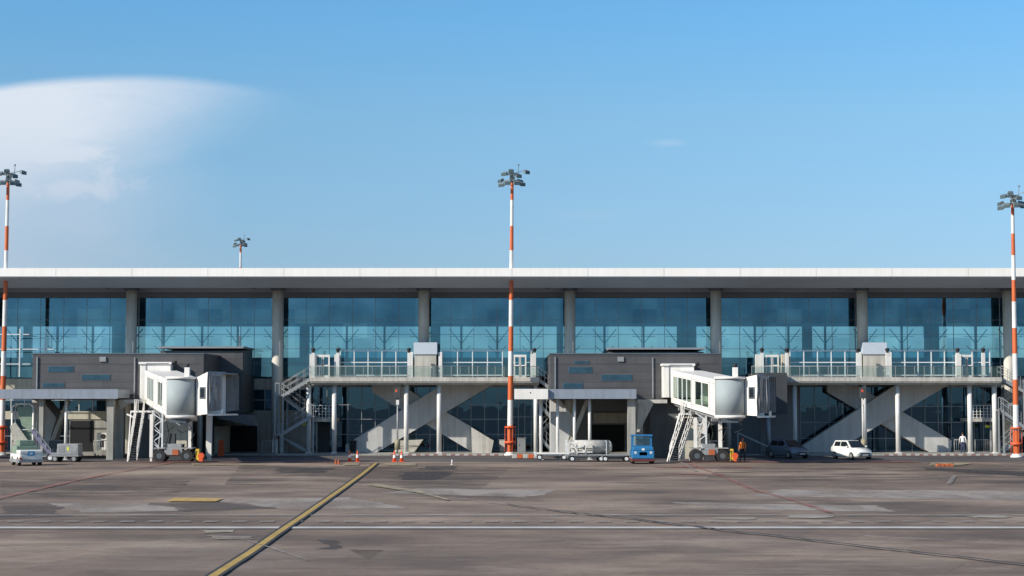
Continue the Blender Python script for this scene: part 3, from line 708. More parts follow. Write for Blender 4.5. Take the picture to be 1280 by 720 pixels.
# ------------------------------------------------------------------ passenger boarding bridges
def bridge(label, s, e, box, drum, head, stair, legs, wheels, bellow, win2=True):
    "s,e: (px,Y) of visible side at the terminal end and the drum end"
    (sx, sY), (ex, eY) = s, e
    A = Vector((PX(sx, sY), sY, 0)); B = Vector((PX(ex, eY), eY, 0))
    d = (B-A).normalized(); n = Vector((d.y, -d.x, 0))            # n: towards the seen side
    if n.x > 0: n = -n
    w = -n*2.5
    Br = thing('boarding_bridge', label, 'boarding bridge', (PX(drum[0], drum[1]), drum[1], 0), group='white passenger boarding bridges')
    za0, za1 = PZ(503, sY), PZ(463, sY); zb0_, zb1_ = PZ(520, eY), PZ(474, eY)
    def pt(t, q, off=0.0):   # along the side, t 0..1, height q 0..1
        p = A.lerp(B, t) + n*off; return Vector((p.x, p.y, (za0+(zb0_-za0)*t)*(1-q) + (za1+(zb1_-za1)*t)*q))
    def slabf(t0, t1, q0, q1, o0, o1, b):
        v = [pt(t0,q0,o1),pt(t1,q0,o1),pt(t1,q0,o0),pt(t0,q0,o0),pt(t0,q1,o1),pt(t1,q1,o1),pt(t1,q1,o0),pt(t0,q1,o0)]; b.hexa(v)
    # tunnel: floor, roof, far wall, near wall frame with glass bays
    b = MB(); slabf(0, 1, 0, 0.10, -2.5, 0.0, b); slabf(0, 1, 0.90, 1.0, -2.5, 0.0, b); slabf(0, 1, 0.1, 0.9, -2.5, -2.42, b)
    rib = [0, 0.05, 0.47, 0.56, 0.86, 1.0] if win2 else [0, 0.12, 0.40, 0.60, 0.78, 1.0]
    for k in (0, 2, 4): slabf(rib[k], rib[k+1], 0.1, 0.9, -0.08, 0.0, b)
    slabf(0, 1, 0.1, 0.17, -0.08, -0.002, b); slabf(0, 1, 0.83, 0.9, -0.08, -0.002, b)
    tn = b.build('tunnel', 'bridge_white', Br)
    b = MB()
    for k in (1, 3): b.quad(pt(rib[k],0.17,-0.05), pt(rib[k+1],0.17,-0.05), pt(rib[k+1],0.83,-0.05), pt(rib[k],0.83,-0.05))
    gl = b.build('window', 'glass_tunnel', tn)
    for k in (1, 3):
        m = 4 if k == 1 else 2
        for q in range(1, m):
            b = MB(); t = rib[k]+(rib[k+1]-rib[k])*q/m; slabf(t-0.006, t+0.006, 0.17, 0.83, -0.07, -0.01, b); b.build('window_bar', 'frame_white', tn)
    b = MB()
    for t in (rib[0]+0.025, rib[2]+0.02, rib[3]-0.02, rib[4]+0.03, 0.965): slabf(t-0.003, t+0.003, 0.02, 0.98, 0.0, 0.006, b)
    slabf(0.004, 0.996, 0.125, 0.133, 0.0, 0.005, b); slabf(0.004, 0.996, 0.868, 0.876, 0.0, 0.005, b); b.build('panel_seam', 'steel_grey', tn)
    b = MB(); slabf(0.0, 1, -0.10, -0.004, -2.2, -0.25, b)
    for t in (0.15, 0.4, 0.65, 0.9): slabf(t, t+0.02, -0.18, -0.1, -2.4, -0.05, b)
    b.build('underframe', 'galv', Br)
    # terminal end box
    bx0, bx1, v0, v1, Yb = box
    xa, xb = PX(bx0, Yb), PX(bx1, Yb)
    b = MB(); b.box(xa, xb, Yb, Yb+3.2, PZ(v1, Yb), PZ(v0+3, Yb)); b.box(xa-0.1, xb+0.08, Yb-0.12, Yb+3.3, PZ(v0+2.95, Yb), PZ(v0, Yb))
    eb = b.build('end_box', 'bridge_white', Br, bevel=0.03)
    b = MB(); b.box(xa+0.5, xb-0.15, Yb-0.128, Yb-0.122, PZ(v0+2.6, Yb), PZ(v0+1.3, Yb)); b.box(xa+0.45, xa+0.55, Yb-0.02, Yb-0.003, PZ(v1, Yb), PZ(v0+3.4, Yb)); b.build('seam', 'steel_grey', eb)
    # drum of roller shutters
    dx_, dY = drum; x = PX(dx_, dY); rr = 18.2/F*dY; z0, z1 = PZ(519, dY), PZ(474, dY)
    b = MB(); b.tube((x, dY, z0), (x, dY, z1), rr, rr, 48); dr = b.build('drum', 'shutter', Br)
    b = MB(); b.tube((x, dY, z1+0.003), (x, dY, z1+0.17), rr+0.10, rr+0.10, 48); b.build('ring', 'bridge_white', dr); b = MB(); b.tube((x, dY, z0-0.2), (x, dY, z0-0.003), rr+0.08, rr+0.08, 48); b.build('ring', 'bridge_white', dr)
    b = MB(); b.box(x+rr*0.2, x+rr*0.2+0.35, dY-0.2, dY+0.2, z1+0.17, z1+0.85); b.build('beacon_housing', 'bridge_white', Br)
    b = MB(); b.tube((x+rr*0.2+0.17, dY, z1+0.852), (x+rr*0.2+0.17, dY, z1+1.1), 0.13, 0.16, 10); b.build('beacon', 'rubber', Br); b = MB(); b.tube((xb+0.25, Yb+0.3, PZ(v0+3, Yb)), (xb+0.25, Yb+0.3, PZ(v0-1.5, Yb)), 0.17, 0.17, 10); b.build('beacon', 'rubber', Br)
    # cab head: white side wall with a dark window, then the folded bellows
    h0, h1, h2 = head   # px of wall start, wall end, bellows end
    hy0, hy1 = dY-0.3, dY-1.5
    p0 = Vector((PX(h0, hy0), hy0, 0)); p1 = Vector((PX(h1, hy1), hy1, 0))
    zt0, zt1 = PZ(472, hy0), PZ(465 if not win2 else 468.5, hy1); zz0, zz1 = PZ(519, hy0), PZ(520 if win2 else 517.5, hy1)
    back = Vector((0.9, 2.6, 0))
    b = MB(); b.hexa([(p0.x,p0.y,zz0),(p1.x,p1.y,zz1),(p1.x+back.x,p1.y+back.y,zz1),(p0.x+0.3,p0.y+back.y,zz0),(p0.x,p0.y,zt0),(p1.x,p1.y,zt1),(p1.x+back.x,p1.y+back.y,zt1),(p0.x+0.3,p0.y+back.y,zt0)])
    cab = b.build('cab', 'bridge_white', Br)
    nn = Vector((p1.y-p0.y, -(p1.x-p0.x), 0)).normalized()
    if nn.y > 0: nn = -nn
    def cp(t, z, o): q = p0.lerp(p1, t)+nn*o; return (q.x, q.y, z)
    zc = PZ(491, hy1); b = MB(); b.hexa([cp(.36,zc-.42,0.003),cp(.86,zc-.42,0.003),cp(.86,zc-.42,.05),cp(.36,zc-.42,.05),cp(.36,zc+.42,0.003),cp(.86,zc+.42,0.003),cp(.86,zc+.42,.05),cp(.36,zc+.42,.05)]); wn = b.build('cab_window', 'steel_dark', cab)
    b = MB(); b.hexa([cp(.44,zc-.33,.052),cp(.78,zc-.33,.052),cp(.78,zc-.33,.056),cp(.44,zc-.33,.056),cp(.44,zc+.33,.052),cp(.78,zc+.33,.052),cp(.78,zc+.33,.056),cp(.44,zc+.33,.056)]); b.build('pane', 'car_glass', wn)
    # bellows: accordion hood
    q0 = p1.copy(); q1 = Vector((PX(h2, hy1+0.5), hy1+0.5, 0)); nf = 7
    b = MB(); ring = []
    for k in range(2*nf+1):
        t = k/(2*nf); c = q0.lerp(q1, t); o = 0.0 if k % 2 == 0 else -0.13
        sg = 0.10*math.sin(t*3.14)
        dd = Vector((0.30, -0.0, 0))
        zt = zt1 - 0.12*t - sg + (0 if k % 2 == 0 else 0.08); zb_ = zz1 + 0.1 + 0.15*t + (0 if k % 2 else 0.06)
        lean = (random.uniform(-.06,.06), random.uniform(-.06,.06))
        r_ = []
        for (yy, z, a) in ((o, zb_, 0), (o-0.03, zb_+0.9, lean[0]), (o-0.02, zb_+1.8, lean[1]), (o, zt-0.12, 0), (0.2, zt, 0), (2.4, zt, 0), (2.6-o, zt-0.2, 0), (2.6-o, zb_, 0)):
            r_.append(b.bm.verts.new((c.x+a+yy*0.33, c.y+yy, z)))
        ring.append(r_)
    for a_, c_ in zip(ring, ring[1:]):
        for i in range(len(a_)-1): b._f([a_[i], c_[i], c_[i+1], a_[i+1]])
    b.build('bellows', 'bellows', Br)
    b = MB(); b.box(q1.x-0.05, q1.x+0.12, q1.y-0.02, q1.y+0.1, zz1, zz1+0.35); b.hexa([(q0.x,q0.y,zz1-0.12),(q1.x,q1.y,zz1-0.12),(q1.x+.8,q1.y+2.5,zz1-0.12),(q0.x+.8,q0.y+2.5,zz1-0.12),(q0.x,q0.y,zz1),(q1.x,q1.y,zz1),(q1.x+.8,q1.y+2.5,zz1),(q0.x+.8,q0.y+2.5,zz1)]); b.build('bumper_floor', 'bridge_white', Br)
    # legs and drive bogie
    for (p, v0_, v1_, Yl, w_) in legs:
        b = MB(); xx = PX(p, Yl); zt = PZ(v0_, Yl); zb_ = PZ(v1_, Yl) if v1_ < 574 else 0.35
        b.box(xx-w_, xx+w_, Yl-w_, Yl+w_, zb_, zt); b.box(xx-w_*0.6, xx+w_*0.6, Yl-w_*0.6, Yl+w_*0.6, zb_-0.3, zb_); b.build('leg', 'bridge_white', Br)
    wy = 130.6
    for k, p in enumerate(wheels):
        for yy in (wy, wy+1.2):
            xx = PX(p, wy); b = MB()
            b.tube((xx, yy, 0.47), (xx, yy+0.34, 0.47), 0.47, 0.47, 24); o = b.build('wheel', 'rubber', Br, bevel=0.04)
            b = MB(); b.tube((xx, yy-0.012, 0.47), (xx, yy+0.02, 0.47), 0.20, 0.22, 16); b.build('rim', 'steel_dark', o)
    xw0, xw1 = PX(wheels[0], wy), PX(wheels[1], wy)
    b = MB(); b.box(xw0-0.1, xw1+0.1, wy+0.45, wy+1.1, 0.42, 0.72); b.box(xw0+0.35, xw1-0.35, wy+0.05, wy+0.4, 0.62, 1.05); b.box(xw0+0.5, xw1-0.5, wy+0.5, wy+1.0, 0.7, 1.35)
    for xx in (xw0, xw1): b.box(xx-0.42, xx+0.42, wy-0.05, wy+1.6, 1.0, 1.08)
    b.build('drive_frame', 'galv', Br)
    b = MB(); b.box(xw0+0.4, xw0+1.0, wy+0.7, wy+1.3, 1.36, 2.1); b.build('hydraulic_unit', 'dark_panel', Br)
    zu = PZ(519, dY)-0.25; b = MB(); b.box(x-0.7, x+0.5, dY-0.9, dY+0.9, zu-0.28, zu); bx = b.build('control_cabinet', 'steel_dark', Br)
    b = MB(); b.path([(x+0.5,dY-0.8,zu-0.1),(x+0.9,dY-0.85,zu-0.7),(x+0.2,dY-0.8,zu-1.0),(x-0.4,dY-0.85,zu-0.6),(x-1.0,dY-0.8,zu-0.9)],0.03); b.build('cable_loop', 'rubber', Br)
    b = MB(); b.box(xw0+0.55, xw0+0.95, wy-0.03, wy+0.04, 0.55, 0.95); b.build('motor', 'galv', Br)
    b = MB(); b.box(xw1-1.05, xw1-0.6, wy-0.05, wy+0.03, 0.55, 0.95); b.build('warning_plate', 'chock_orange', Br)
    # zigzag braces of the lift columns
    b = MB(); xa_ = PX(legs[0][0], legs[0][3]); xb2 = PX(legs[1][0], legs[1][3]); yv = legs[0][3]; zz = 0.9; fl = 0
    while zz < 3.2:
        b.beam((xa_ if fl else xa_+0.8, yv, zz), (xa_+0.8 if fl else xa_, yv, zz+0.55), 0.07); zz += 0.55; fl = 1-fl
    b.beam((xa_+0.8, yv, 0.6), (xa_+0.8, yv, 3.6), 0.12)
    b.build('lattice_brace', 'frame_white', Br)
    b = MB(); b.path([(xb2+0.3, yv, 3.4), (xb2+0.5, yv-0.1, 2.4), (xb2+0.1, yv-0.1, 1.6), (xb2+0.35, yv, 1.1)], 0.04); b.build('cable', 'rubber', Br); b = MB(); b.path([(xa_+1.0, yv, 3.3), (xa_+1.3, yv-0.1, 2.2), (xa_+1.1, yv-0.1, 1.2)], 0.035); b.build('cable', 'rubber', Br)
    # service stair at the terminal side: comes down towards the apron
    (tx, tv), (bx_, bv), wpx, Ys = stair
    Yb2 = 131.6
    Z0 = PZ(tv, Ys); X0 = PX(tx, Ys); X1 = PX(bx_, Yb2); hw = wpx/2/F*Ys
    b, r2 = MB(), MB(); n_ = 20
    for k in range(n_):
        t = (k+0.5)/n_; c = Vector((X0+(X1-X0)*t, Ys+(Yb2-Ys)*t, Z0+(0.15-Z0)*t)); b.box(c.x-hw, c.x+hw, c.y-0.14, c.y+0.14, c.z-0.025, c.z+0.025)
    b.hexa([(X1-hw,Yb2,-0.02+0.1),(X1+hw,Yb2,0.08),(X0+hw,Ys,Z0-0.25),(X0-hw,Ys,Z0-0.25),(X1-hw,Yb2,0.12),(X1+hw,Yb2,0.12),(X0+hw,Ys,Z0-0.2),(X0-hw,Ys,Z0-0.2)])
    b.box(X0-hw-0.2, X0+hw+0.6, Ys, Ys+1.3, Z0-0.1, Z0)
    st = b.build('service_stair', 'dark_panel', Br)
    for q in (-hw-0.06, hw+0.06):
        r2 = MB() if q > 0 else r2
        r2.beam((X0+q, Ys, Z0-0.05), (X1+q, Yb2, 0.1), 0.05, 0.2)
        for hh in (0.5, 1.0): r2.tube((X0+q, Ys, Z0+hh), (X1+q, Yb2, 0.1+hh), 0.03, 0.03, 8)
        for k in range(6):
            t = k/5; r2.beam((X0+(X1-X0)*t+q, Ys+(Yb2-Ys)*t, Z0+(0.1-Z0)*t), (X0+(X1-X0)*t+q, Ys+(Yb2-Ys)*t, Z0+(0.1-Z0)*t+1.0), 0.045)
        r2.build('handrail', 'bridge_white', st)
    r2 = MB(); railing(r2, None, (X0-hw-0.2, Ys, Z0), (X0-hw-0.2, Ys+1.3, Z0), 1.0, 2)
    r2.build('handrail', 'bridge_white', st)
    b = MB(); b.beam((X1-hw-0.22, Yb2+0.3, 0.0), (X0-hw-0.45, Ys-0.1, Z0+0.1), 0.07); b.beam((X0-1.0, Ys-0.1, Z0-0.1), (X0+0.3, Ys-0.1, Z0-0.7), 0.12); b.beam((X0-hw-0.45, Ys-0.1, Z0+0.1), (X0+hw+0.9, Ys-0.1, Z0+0.1), 0.10, 0.14); b.build('stair_post', 'bridge_white', Br)
    b = MB(); xl = X0+hw+0.95; xk = X1+hw+0.9
    for q in (0.0, 0.55):
        b.beam((xl+q, Ys-0.4, Z0+0.2), (xk+q, Yb2+0.6, 0.05), 0.075)
    for k in range(7):
        t0, t1 = k/7, (k+1)/7; a_ = (xl+(xk-xl)*t0+(0.55 if k % 2 else 0), Ys-0.4+(Yb2+1.0-Ys)*t0, Z0+0.2-(Z0+0.15)*t0); c_ = (xl+(xk-xl)*t1+(0 if k % 2 else 0.55), Ys-0.4+(Yb2+1.0-Ys)*t1, Z0+0.2-(Z0+0.15)*t1); b.beam(a_, c_, 0.06)
    b.build('inclined_frame', 'galv', Br)
    b = MB(); b.box(X0+0.7, X0+1.25, Ys-0.4, Ys-0.05, Z0-0.5, Z0-0.1); b.build('control_box', 'steel_grey', Br); b = MB(); b.tube((X0+1.8, Ys-0.5, Z0-0.45), (X0+1.8, Ys+0.6, Z0-0.45), 0.3, 0.3, 14); b.build('winch', 'steel_grey', Br)
    return Br
bridge('white boarding bridge at the left with one narrow glass bay, beside the dark loading door', (180.5,138.5), (209,128.6), (174.5,213,452.5,500,139), (227,127.3), (245,259,277), ((175.5,516),(167,570),8.0,134.6),
       [(190,518,576,131.3,0.12),(238,518,560,131.3,0.11),(262,520,576,133,0.2)], (200,234), None, False)
bridge('white boarding bridge with two wide glass bays, right of the blue tug', (839,138.3), (893.5,128.4), (829,868,454.5,497,138.6), (912.5,127.2), (931,946,962), ((861,519),(842.5,570),9.5,134.6),
       [(869,522,576,131.3,0.12),(900,520,560,131.3,0.13),(880,520,576,133.2,0.10)], (871,903), None, True)

# ------------------------------------------------------------------ floodlight masts
def mast(bands, ytop_z, base_r=0.25, top_r=0.13, lean=0.0, heads=0, scale=1.0, label='', base=True):
    Mst = thing('floodlight_mast', label, 'floodlight mast', (0,0,0), group='red and white striped floodlight masts')
    zs_ = bands
    for k in range(len(zs_)-1):
        if k == 0: pass
    b = MB(); c0 = MB(); Ht = zs_[-1]
    def rad(z): return base_r + (top_r-base_r)*z/Ht
    red, wht = MB(), MB()
    b = MB()
    for k in range(len(zs_)-1):
        b.mi = (k+heads) % 2
        b.tube((0,0,zs_[k]), (0,0,zs_[k+1]), rad(zs_[k]), rad(zs_[k+1]), 20, cap=False)
    b.mi = 0; b.tube((0,0,Ht), (0,0,Ht+0.05), top_r, top_r, 16)
    b.build('pole', ['orange_paint', 'white_paint'], Mst, local=True)
    if base:
        b = MB(); b.tube((0,0,0), (0,0,0.16), 0.5, 0.48, 20); b.tube((0,0,0.16),(0,0,0.30), 0.36, 0.34, 16); b.build('base', 'cone_white', Mst, local=True)
        b = MB(); b.tube((0,0,1.02), (0,0,1.20), 0.47, 0.47, 20); b.tube((0,0,2.3), (0,0,2.42), 0.46, 0.46, 20); bd = b.build('collar', 'cone_orange', Mst, local=True)
        for k in range(6):
            a = k*math.pi/3; b = MB() if k == 0 else b; b.tube((0.43*math.cos(a), 0.43*math.sin(a), 0.3), (0.43*math.cos(a), 0.43*math.sin(a), 2.35), 0.02, 0.02, 6)
        b.build('guard_bar', 'cone_orange', Mst, local=True)
    # head frame
    b = MB(); z = Ht
    b.tube((0,0,z), (0,0,z+0.85), 0.10, 0.08, 10)
    for zz, r_ in ((z+0.15, 0.75), (z+0.75, 0.6)):
        pts = [(r_*math.cos(t*math.pi/6), r_*math.sin(t*math.pi/6), zz) for t in range(13)]; b.path(pts, 0.035)
        for t in range(6): b.beam((0,0,zz), (r_*math.cos(t*math.pi/3), r_*math.sin(t*math.pi/3), zz), 0.05)
    b.beam((0,0,z+0.8), (0.95,-0.1,z+1.05), 0.05); b.beam((0.5,0,z+0.8), (0.52,0,z+1.5), 0.05); b.tube((0.52,0,z+1.5),(0.52,0,z+1.62),0.08,0.08,8)
    b.build('head_frame', 'lamp_grey', Mst, local=True)
    spots = [(-0.85,-0.3,-0.12,-25),(-0.35,-0.75,0.0,-10),(0.35,-0.75,0.0,10),(0.8,-0.35,-0.05,25),(-0.62,-0.35,0.8,-25),(-0.1,-0.6,1.0,0),(0.5,-0.5,0.62,20),(1.15,-0.1,1.0,35),(-0.9,0.35,0.3,-60),(0.6,0.5,0.3,50),(0.0,0.7,0.6,180)]
    for (x, y, dz, a) in spots:
        ra = R(a); d = Vector((math.sin(ra), -math.cos(ra), 0)); sd = Vector((d.y, -d.x, 0)).normalized()
        c = Vector((x, y, z+dz)); f = d*0.24; dn = Vector((0,0,-0.1)); u = sd*0.25; h = Vector((0,0,0.15))
        b = MB(); b.hexa([c-u-h*0.6-f*0.6, c+u-h*0.6-f*0.6, c+u+f-h*1.9, c-u+f-h*1.9, c-u*0.7+h-f*0.6, c+u*0.7+h-f*0.6, c+u+f+h*0.1, c-u+f+h*0.1])
        fl = b.build('floodlight', 'lamp_grey', Mst, local=True, bevel=0.03)
        b = MB(); e = f*1.03; b.quad(c-u*0.85+e-h*1.7, c+u*0.85+e-h*1.7, c+u*0.85+e, c-u*0.85+e); b.build('lens', 'lamp_glass', fl, local=True)
    return Mst
YM = 147.9-1.6
def zb(v, Y=YM): return max(0.0, PZ(v, Y))
m1 = mast([0]+[zb(v) for v in (532,500,470,439,408,375,343.6,313,282.6,250,229)], 0, label='striped floodlight mast in the middle, between the two raised walkways', heads=0)
m1.location = (PX(637.5, YM), YM, 0); m1.rotation_euler = (0, R(0.45), 0)
m2 = copy_tree(m1); m2.location = (PX(3, YM), YM, 0); m2.rotation_euler = (0, R(0.35), R(14)); m2['label'] = 'striped floodlight mast at the left edge, behind the long grey canopy'
YM3 = 141.5
m3 = mast([0]+[zb(v, YM3) for v in (538,506,474.5,442,410,377,350,319,292,268.6,257)], 0, label='striped floodlight mast at the right edge, by the walkway end stairs', heads=0)
m3.location = (PX(1269.5, YM3), YM3, 0); m3.rotation_euler = (0, R(0.1), R(-20))
YM4 = 230.0
m4 = mast([0]+[PZ(v, YM4) for v in (440,420,400,380,360,334,316,306.5)], 0, base=False, label='small distant floodlight mast showing above the terminal roof', heads=1)
m4.location = (PX(299, YM4), YM4, 0)
for ch in kids(m4):
    if not ch.name.startswith('pole'):
        q = PZ(306.5, YM4); ch.scale = (0.85, 0.85, 0.85); ch.location = (0, 0, q*0.15)

# ------------------------------------------------------------------ vehicles
def wheel(root, x, y, r, w, hub='galv', name='wheel'):
    b = MB(); b.tube((x, y-w/2, r), (x, y+w/2, r), r, r, 24); t = b.build(name, 'rubber', root, local=True, bevel=0.03)
    s_ = -1 if y < 0 else 1
    b = MB(); b.tube((x, y+s_*w*0.5, r), (x, y+s_*(w*0.5+0.02), r), r*0.62, r*0.55, 16); b.build('rim', hub, t, local=True); return t
def car(label, paint, loc, rz):
    "small hatchback, nose towards +x, local space"
    c = thing('car', label, 'car', loc, rz)
    L, W_, = 1.95, 0.83
    def section(x, zl, zh_, w): return [(x,-w,zl),(x,w,zl),(x,w,zh_),(x,-w,zh_)]
    b = MB()
    st = [(-L,0.42,0.86,0.66),(-L+0.06,0.26,0.98,0.76),(-1.2,0.2,0.97,W_),(-0.2,0.18,0.95,W_+0.01),(0.75,0.18,0.93,W_),(1.35,0.2,0.84,0.80),(1.80,0.24,0.70,0.72),(L+0.02,0.36,0.58,0.58)]
    rings = []
    for (x, zl, zh_, w) in st:
        rings.append([b.bm.verts.new(p) for p in ((x,-w*0.93,zl),(x,w*0.93,zl),(x,w,zl+0.14),(x,w*0.985,zh_-0.14),(x,w*0.90,zh_),(x,0,zh_+0.03),(x,-w*0.90,zh_),(x,-w*0.985,zh_-0.14),(x,-w,zl+0.14))])
    for a_, c_ in zip(rings, rings[1:]):
        for i in range(9):
            f = b._f([a_[i], a_[(i+1)%9], c_[(i+1)%9], c_[i]])
            if f: f.smooth = True
    b._f(rings[0]); b._f(rings[-1][::-1]); b.build('body', paint, c, local=True)
    # cabin
    b = MB(); b.hexa([(-1.85,-0.72,0.9),(0.98,-0.72,0.86),(0.98,0.72,0.86),(-1.85,0.72,0.9),(-1.55,-0.58,1.44),(0.15,-0.56,1.46),(0.15,0.56,1.46),(-1.55,0.58,1.44)])
    cb = b.build('cabin', paint, c, local=True, bevel=0.06)
    def side(s_):
        b = MB()
        def y_at(z): return s_*(0.72-0.14*(z-0.88)/0.57+0.012)
        for poly in ([(-1.52,1.0),(-0.62,1.0),(-0.62,1.36),(-1.40,1.36)], [(-0.52,1.0),(0.72,0.98),(0.22,1.37),(-0.52,1.38)]):
            b.quad(*[(x, y_at(z), z) for x, z in poly])
        b.build('side_window', 'car_glass', cb, local=True)
    side(1); side(-1)
    b = MB(); b.quad((0.93,-0.62,0.93),(0.93,0.62,0.93),(0.24,0.5,1.42),(0.24,-0.5,1.42)); o = b.build('windscreen', 'car_glass', cb, local=True); o.location = (0.025, 0, 0.02)
    b = MB(); b.quad((-1.84,-0.58,1.0),(-1.84,0.58,1.0),(-1.60,0.48,1.38),(-1.60,-0.48,1.38)); o = b.build('rear_window', 'car_glass', cb, local=True); o.location = (-0.025, 0, 0.0)
    for s_ in (-1, 1):
        b = MB(); b.sphere((1.74, s_*0.56, 0.60), 0.14, (0.9, 1.0, 0.6)); b.build('headlight', 'headlight', c, local=True)
        b = MB(); b.box(-1.97,-1.88, s_*0.62-0.07, s_*0.62+0.07, 0.66, 0.88); b.build('tail_lamp', 'tail_red', c, local=True)
        b = MB(); b.box(0.62, 0.78, s_*0.86-0.07, s_*0.86+0.07, 0.94, 1.06); b.build('mirror', paint, c, local=True, bevel=0.03)
        for x in (-1.22, 1.22): wheel(c, x, s_*0.74, 0.30, 0.20)
    b = MB(); b.box(1.90, 2.0, -0.42, 0.42, 0.42, 0.54); b.box(1.88, 1.985, -0.5, -0.3, 0.28, 0.38); b.box(1.88, 1.985, 0.3, 0.5, 0.28, 0.38); b.build('grille', 'rubber', c, local=True)
    b = MB(); b.box(2.0, 2.012, -0.22, 0.22, 0.36, 0.43); b.build('number_plate', 'cone_white', c, local=True)
    return c
gx, gy = G(1069, 574.8)
c1 = car('small white hatchback parked with its nose to the apron, before the crossing stairs', 'car_white', (gx, gy+1.3, 0.004), R(-70))
gx, gy = G(989, 573.5)
c2 = car('small dark blue car parked in shade, right of the boarding bridge', 'car_blue', (gx, gy+1.3, 0.004), R(-66))
c1['group'] = c2['group'] = 'cars parked along the service road'
c1['group'] = 'parked cars'; c2['group'] = 'parked cars'

# blue baggage tug, cab seen from the front
gx, gy = G(804, 580)
tg = thing('baggage_tug', 'blue baggage tug with open cab, standing at the right end of the grey canopy', 'tug', (gx, gy+1.2, 0), R(-90))
b = MB(); b.box(-1.3, 1.3, -0.80, 0.80, 0.38, 0.95); b.box(0.25, 1.28, -0.74, 0.74, 0.953, 1.22); b.build('body', 'tug_blue', tg, local=True, bevel=0.05)
b = MB(); b.box(-1.34, 1.36, -0.84, 0.84, 0.18, 0.377); b.build('bumper', 'tug_red', tg, local=True, bevel=0.03)
b = MB()
for (x, y) in ((0.2,-0.68),(0.2,0.68),(-1.1,-0.68),(-1.1,0.68)): b.beam((x,y,0.95),(x-0.05 if x > 0 else x,y*0.96,1.98), 0.09)
b.box(-1.25, 0.32, -0.76, 0.76, 1.98, 2.08); b.box(0.14, 0.22, -0.64, 0.64, 1.18, 1.30); b.build('cab_frame', 'tug_blue', tg, local=True)
b = MB(); b.quad((0.2,-0.62,1.3),(0.2,0.62,1.3),(0.16,0.62,1.95),(0.16,-0.62,1.95)); b.build('windscreen', 'glass_rail', tg, local=True)
b = MB(); b.box(-0.75,-0.15,-0.35,0.35,0.953,1.35); b.box(-0.9,-0.752,-0.35,0.35,0.953,1.75); b.build('seat', 'rubber', tg, local=True, bevel=0.04)
b = MB(); b.tube((0.05,0.2,1.3),(0.02,0.2,1.36),0.19,0.19,16); b.build('steering_wheel', 'rubber', tg, local=True)
b = MB(); b.box(1.281,1.30,-0.28,0.28,0.62,0.86); b.build('grille', 'steel_dark', tg, local=True)
b = MB(); b.box(1.281,1.305,-0.1,0.1,0.98,1.12); b.build('badge', 'cone_white', tg, local=True)
for s_ in (-1, 1):
    b = MB(); b.tube((1.281,s_*0.56,0.82),(1.32,s_*0.56,0.82),0.1,0.1,14); b.build('headlight', 'headlight', tg, local=True)
    for x in (-0.85, 0.85): wheel(tg, x, s_*0.70, 0.31, 0.22)

# trailers
def dolly(label, loc, rz, L=3.0, load=None, rails=True, deck='galv', grp='baggage trailers under the middle canopy', nm='baggage_trailer'):
    t = thing(nm, label, 'trailer', loc, rz, grp)
    b = MB(); b.box(-L/2, L/2, -0.75, 0.75, 0.46, 0.56); b.box(-L/2, L/2, -0.60, -0.5, 0.34, 0.457); b.box(-L/2, L/2, 0.5, 0.6, 0.34, 0.457); b.build('deck', deck, t, local=True)
    for x in (-L*0.36, L*0.36):
        for y in (-0.6, 0.6): wheel(t, x, y, 0.22, 0.14, hub='frame_white')
    b = MB(); b.beam((L/2,0,0.42),(L/2+0.9,0,0.28),0.08); b.tube((L/2+0.9,0,0.28),(L/2+1.0,0,0.28),0.09,0.09,10); b.build('drawbar', 'steel_grey', t, local=True)
    if rails:
        b = MB()
        for x in (-L/2+0.04, L/2-0.04):
            for y in (-0.7, 0, 0.7): b.beam((x,y,0.56),(x,y,1.55),0.05)
            for z in (0.9, 1.25, 1.55): b.beam((x,-0.7,z),(x,0.7,z),0.045)
        b.build('end_rack', 'frame_white', t, local=True)
    return t
gx, gy = G(733, 577.5)
t1 = dolly('baggage trailer with white racks, carrying a pale cylinder, under the middle canopy', (gx, gy+0.9, 0.004), R(4), 3.0)
gx0, gy0 = gx, gy
b = MB()
for x in (-1.35,-0.75,-0.1):
    for z in (0.72,1.08,1.42): b.box(x-0.02, x+0.5, -0.80, -0.755, z-0.03, z+0.05)
    b.beam((x,-0.78,0.56),(x,-0.78,1.6),0.06)
for i,(x,z) in enumerate(((-1.2,0.8),(-0.6,1.2),(-1.05,1.3),(-0.4,0.78),(-0.2,1.3))): b.tube((x+0.15,-0.86,z),(x+0.15,-0.805,z),0.12,0.12,12)
b.build('side_rack', 'cone_white', t1, local=True)
b = MB(); b.tube((-0.9,0.05,1.08),(1.75,0.05,1.08),0.52,0.52,26); b.tube((1.75,0.05,1.08),(1.95,0.05,1.08),0.52,0.3,26); b.tube((-1.1,0.05,1.08),(-0.9,0.05,1.08),0.3,0.52,26)
cy = b.build('tank', 'tank_white', None) if False else b.build('tank', 'concrete_pale')
cy.location = (gx0, gy0+0.9, 0.004); cy.rotation_euler = (0,0,R(4)); tag(cy, 'pale horizontal cylinder tank lying on the racked trailer', 'tank')
gx, gy = G(770, 577.5); dolly('flat empty baggage trailer coupled behind the blue tug', (gx, gy+0.9, 0.004), R(2), 2.2, rails=False)
gx, gy = G(690, 575.5); dolly('flat white baggage trailer at the white end of the middle canopy', (gx, gy+0.9, 0.004), R(0), 2.6, rails=False, deck='cone_white')

